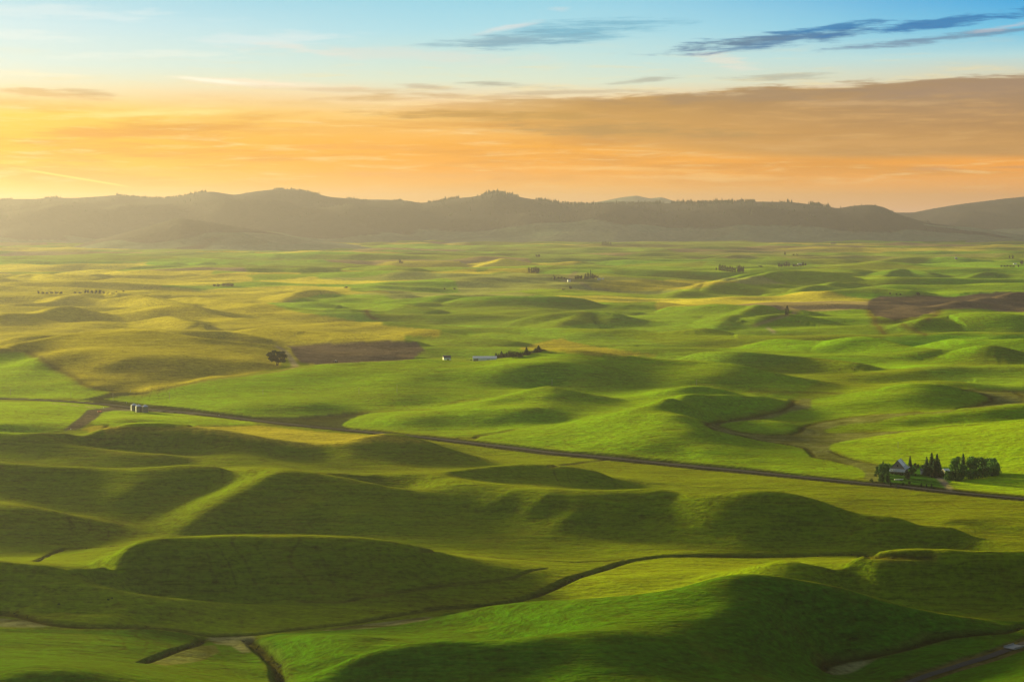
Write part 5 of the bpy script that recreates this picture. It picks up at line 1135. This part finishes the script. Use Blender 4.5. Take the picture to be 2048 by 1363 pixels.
wb=[(992,716,706.5,5,'c'),(997,716,709,6,'c'),(1003,715.5,703.5,7,'c'),(1008,715.5,708,7,'b'),(1013,715,706,6,'c'),(1019,714.5,701.5,9,'b'),(1025,714.5,702.5,8,'b'),(1030,714,706,7,'b'),(1036,713.5,704,8,'b'),(1041,713,706,7,'c'),(1047,711.5,703.5,7,'b'),(1053,710.5,695.5,8,'c'),(1059,709,703.5,7,'b'),(1065,707.5,703,8,'b'),(1071,706.5,698,9,'c'),(1077,705.5,692,9,'c'),(1083,704.5,698,8,'b'),(1089,703.6,701,6,'b')]
for i,(px,b,t,w,k) in enumerate(wb):
    tree('conifer' if k=='c' else 'broadleaf_tree','conifer%d'%(i%3) if k=='c' else 'farbroad%d'%(i%3),px,b,t-2.5,w*1.5,'%s tree from the left in the dark windbreak on the green hill'%ORD[i],'tree','windbreak beside the long shed',push=3)
# the lone tree by the lane
tree('lone_tree','open0',553.5,730,699,40,'lone spreading tree with open branches beside the pale lane','tree')
# ================================================================ farther farms and shelterbelts
G2='trees on the far fields'
def row(n,items,txt,cat='tree',group=G2,pk='farbroad'):
    for i,(px,b,t,w) in enumerate(items):
        tree('broadleaf_tree' if pk!='conifer' else 'conifer','%s%d'%(pk,i%3),px,b,t-.5,w,txt%ORD[i],cat,group,push=5)
row(0,[(1058,546,534,4.5),(1063,546,534.5,4)],'%s of two slim poplars left of the round clump','tree','twin poplars','poplar')
row(0,[(1068,546,533,8),(1073,546,532,9),(1076.5,546.5,533,6)],'%s tree from the left in the compact tall clump')
row(0,[(1440,541,529,6),(1445,541.5,530,7),(1450,542,530.5,6),(1455,542.5,533,6),(1460,543,532,6),(1465,543.5,533.5,6),(1470,544,536,4)],'%s poplar from the left in the dark row on the green field','tree','dark row of poplars','poplar')
row(0,[(1477,545,529,7),(1481,545,528,8),(1486,545,531,6)],'%s tree from the left in the clump ending the dark row')
tree('broadleaf_tree','farbroad0',1432.5,540,534,4,'small tree standing apart left of the dark poplar row','tree',G2)
tree('poplar','poplar1',1574,628.5,611,8.5,'single dark column-shaped tree by the straight field road','tree')
row(0,[(1152,558,551,7),(1157,558,549.5,7),(1162,558,550,6)],'%s small tree of the leafy clump left of the spires')
row(0,[(1171,558,547,7),(1176,557.5,544,6),(1181,557,538.5,5),(1185,557,546,7)],'%s conifer from the left at the far farm with the pale lane','conifer','conifers at the far farm','conifer')
row(0,[(1189,556,549,8),(1194,556,551,7)],'%s round tree right of the far farm spires')
tree('broadleaf_tree','farbroad1',1109,559,549,5,'small tree at the left end of the far farm','tree',G2)
row(0,[(1117,556.5,553.5,6),(1123,556,553.5,6),(1129,557,554.5,5)],'%s bush of the low hedge left of the far farm','shrub','far hedge','farbroad')
shed_at(1198,560,14,9,4.5,7.5,10,'grey house at the foot of the round trees, far farm','paleroof','paleroof',name='farmhouse',cat='house')
shed_at(1206,559,8,6,4,5.5,0,'small white shed right of the grey far farmhouse','white','whiteroof')
shed_at(1138,563,12,9,7,10,20,'pale building above the gravel yard of the far farm','white','paleroof',name='barn',cat='barn')
row(0,[(1141,578,571,6),(1127,580,577.5,6)],'%s bush below the gravel yard of the far farm','shrub','bushes below the far farm','farbroad')
row(0,[(1558,534,525,6),(1563,534,526,6),(1569,533.5,524.5,6),(1573,533,522.5,6),(1578,533,524,5)],'%s tree from the left at the pale far farm, left clump')
row(0,[(1588,533.5,527,6),(1594,533,527.5,8),(1601,532.5,527,8),(1606,532,523.5,6),(1611,531.5,525,5)],'%s tree from the left at the pale far farm, right clump')
shed_at(1599,528.5,22,9,4,6.5,4,'long white roofed barn behind the right clump','white','whiteroof',name='barn',cat='barn')
row(0,[(1570,510,503,4),(1587,511,507.5,4),(1594,510,507.5,5)],'%s of three scattered small trees far above the pale farm')
tree('shrub','farshrub0',1521,534,530.5,9,'lone low bush right of the poplar row','shrub')
row(0,[(1836,590.5,583.5,8)],'%s cone-like tree on the upper edge of the brown field')
row(0,[(1780,588,585,5),(1793,589,586.5,4),(1801,589.5,587,5)],'%s of three low bushes on the edge of the brown field','shrub','bushes by the brown field')
shed_at(1912,518.5,13,10,8,11,0,'small bright white building alone on the far plain','barnwood','whiteroof')
row(0,[(2019,517,511,3),(2025.5,517,510,4)],'%s of two slim trees near the right edge, far away','tree','slim pair at right','poplar')
row(0,[(2003,534,530.5,6),(2009,534,530,6),(2015,534,529.5,6),(2021,534,530,6),(2027,534,530.5,6),(2037,534,529,4)],'%s bush of the dark hedge at the right edge','shrub','hedge at the right edge')
tree('broadleaf_tree','farbroad2',2043.5,528,519.5,9,'round dark tree at the far right edge','tree',G2)
shed_at(2030,528,18,8,4,6,0,'white farm shed behind the hedge at the right edge','white','whiteroof')
row(0,[(429,572,568,8),(437,572,567,8),(447,571.5,565.5,10),(456,571.5,564.5,11),(464,571.5,565.5,9)],'%s clump from the left in the dark grove on the golden plain')
row(0,[(77,588,580.5,6),(86,588,583,8),(94,588,583,8),(103,588,582.5,8),(113,588,582,9),(122,588,582.5,8)],'%s tree from the left in the row at the left edge')
row(0,[(150,586.5,583,6),(160,586.5,583,7),(171,586.5,577.5,5),(176,586.5,579,6),(184,586.5,580,7),(192,586.5,579,7),(200,586.5,579,7),(207,587,582,6)],'%s tree from the left in the spiky row on the golden plain')
row(0,[(233,584.5,582,4),(247,583.5,581,5)],'%s small bush right of the spiky row','shrub','bushes right of the spiky row')
row(0,[(800,527,518.5,6),(804,527,522,5)],'%s tree of the tiny pair left of the plain centre')
row(0,[(1073,513.5,508.5,6),(1078,513.5,507.5,6)],'%s tree of the dark pair high on the central plain')
row(0,[(1206,489,483.5,4),(1211,489,482.5,5),(1216,489,483.5,4),(1221,489,485,4)],'%s tree of the faint grove near the mountain foot','tree','faint grove','poplar')
shed_at(1666,487.5,46,16,7,10,2,'long dark building near the foot of the mountains','barnwood','greyroof')
row(0,[(889,578.5,575.5,4),(909,578.5,575.5,6),(692,575.5,572.5,8)],'%s of three lone bushes on the middle plain','shrub','lone bushes on the plain')
row(0,[(233,1196.5,1192,5)],'%s dark shrub on the olive slope at lower left','shrub',None,'shrub') if False else None
for i,(px,b,t,w,lab) in enumerate(((216,1198.5,1195,6,'dark weed clump on the olive slope, left one'),(224,1195,1192.5,5,'dark weed clump on the olive slope, right one'),(118,1207,1204,6,'small dark shrub on the golden spur at lower left'),(452,941.5,938,2.4,'tiny lone shrub on the long ridge crest'))):
    tree('shrub','shrub%d'%(i%3),px,b,t,w,lab,'shrub')
# ================================================================ bridge slab on the back road
x,y,z=spot(2043,1292); L_=np.array(BL); k_=int(np.argmin(np.hypot(L_[:,0]-x,L_[:,1]-y))); k_=min(max(k_,1),len(L_)-2); dv=L_[k_+1]-L_[k_-1]
e=empty('road_bridge',(L_[k_][0],L_[k_][1],gz(*L_[k_])),math.atan2(dv[1],dv[0]),'pale concrete bridge slab on the dark road at the lower right corner','bridge')
MB().box((0,0,.55),(13,8.6,.5)).build('deck',M['concrete'],e)
for s in(-1,1): MB().box((0,s*4.1,1.2),(13,.35,.85)).build('parapet',M['concrete'],e)
# ================================================================ brush and weeds along the creek
rs=random.Random(9); V=[];F=[]
def tuft(x,y,h,w):
    z=gz(x,y)-.2
    for _ in range(14):
        c=Vector((x+rs.gauss(0,w*.4),y+rs.gauss(0,w*.4),z+h*rs.uniform(.1,.9))); d=Vector((rs.gauss(0,1),rs.gauss(0,1),rs.gauss(0,1))).normalized(); a=d.orthogonal().normalized(); b=d.cross(a); s=w*.22
        i=len(V); V.extend([tuple(c-a*s-b*s*.6),tuple(c+a*s-b*s*.5),tuple(c+a*s*.8+b*s),tuple(c-a*s*.7+b*s*.8)]); F.append((i,i+1,i+2,i+3))
for li,dn,sp in((0,.8,4.0),(5,.35,4.5),(6,.8,3.5),(7,.4,4.0),(8,.4,4),(4,.5,3),(1,.25,2.5),(15,.3,4),(16,.25,4),(18,.3,4)):
    L=hitline(LINES[li][3],14)
    for a,b in zip(L[:-1],L[1:]):
        l=math.hypot(b[0]-a[0],b[1]-a[1])
        if l>400: continue
        for _ in range(int(l*dn*.35)):
            t=rs.random(); h=rs.uniform(.4,1.5)*(.6 if li in(1,15,16,18) else 1); tuft(a[0]+(b[0]-a[0])*t+rs.gauss(0,sp*.5),a[1]+(b[1]-a[1])*t+rs.gauss(0,sp*.5),h,h*1.2)
me=bpy.data.meshes.new('creekside_brush'); me.from_pydata(V,[],F); me.update(); me.materials.append(leafmat('creek_weeds',(.030,.042,.010)))
o=bpy.data.objects.new('creekside_brush',me); COL.objects.link(o); tag(o,'dark ragged weeds and brush lining the creek and ditches','brush',None,'stuff')
# ---------------------------------------------------------------- the air
bm=bmesh.new(); bmesh.ops.create_cube(bm,size=1.0)
X0,X1,Y0,Y1,Z0,Z1=-24000,24000,-6500,36500,-120,640
for v in bm.verts: v.co=((X0+X1)/2+v.co.x*(X1-X0),(Y0+Y1)/2+v.co.y*(Y1-Y0),(Z0+Z1)/2+v.co.z*(Z1-Z0))
me=bpy.data.meshes.new('haze'); bm.to_mesh(me); bm.free()
hz=bpy.data.objects.new('haze',me); COL.objects.link(hz); hz['kind']='stuff'
m=bpy.data.materials.new('haze_air'); m.use_nodes=True; m.node_tree.nodes.clear(); nt=NT(m.node_tree)
pv=nt.new('ShaderNodeVolumePrincipled'); pv.inputs['Color'].default_value=(*HAZE_C,1); pv.inputs['Density'].default_value=HAZE_D; pv.inputs['Anisotropy'].default_value=HAZE_G
o=nt.new('ShaderNodeOutputMaterial'); nt.l.new(pv.outputs[0],o.inputs['Volume']); me.materials.append(m)
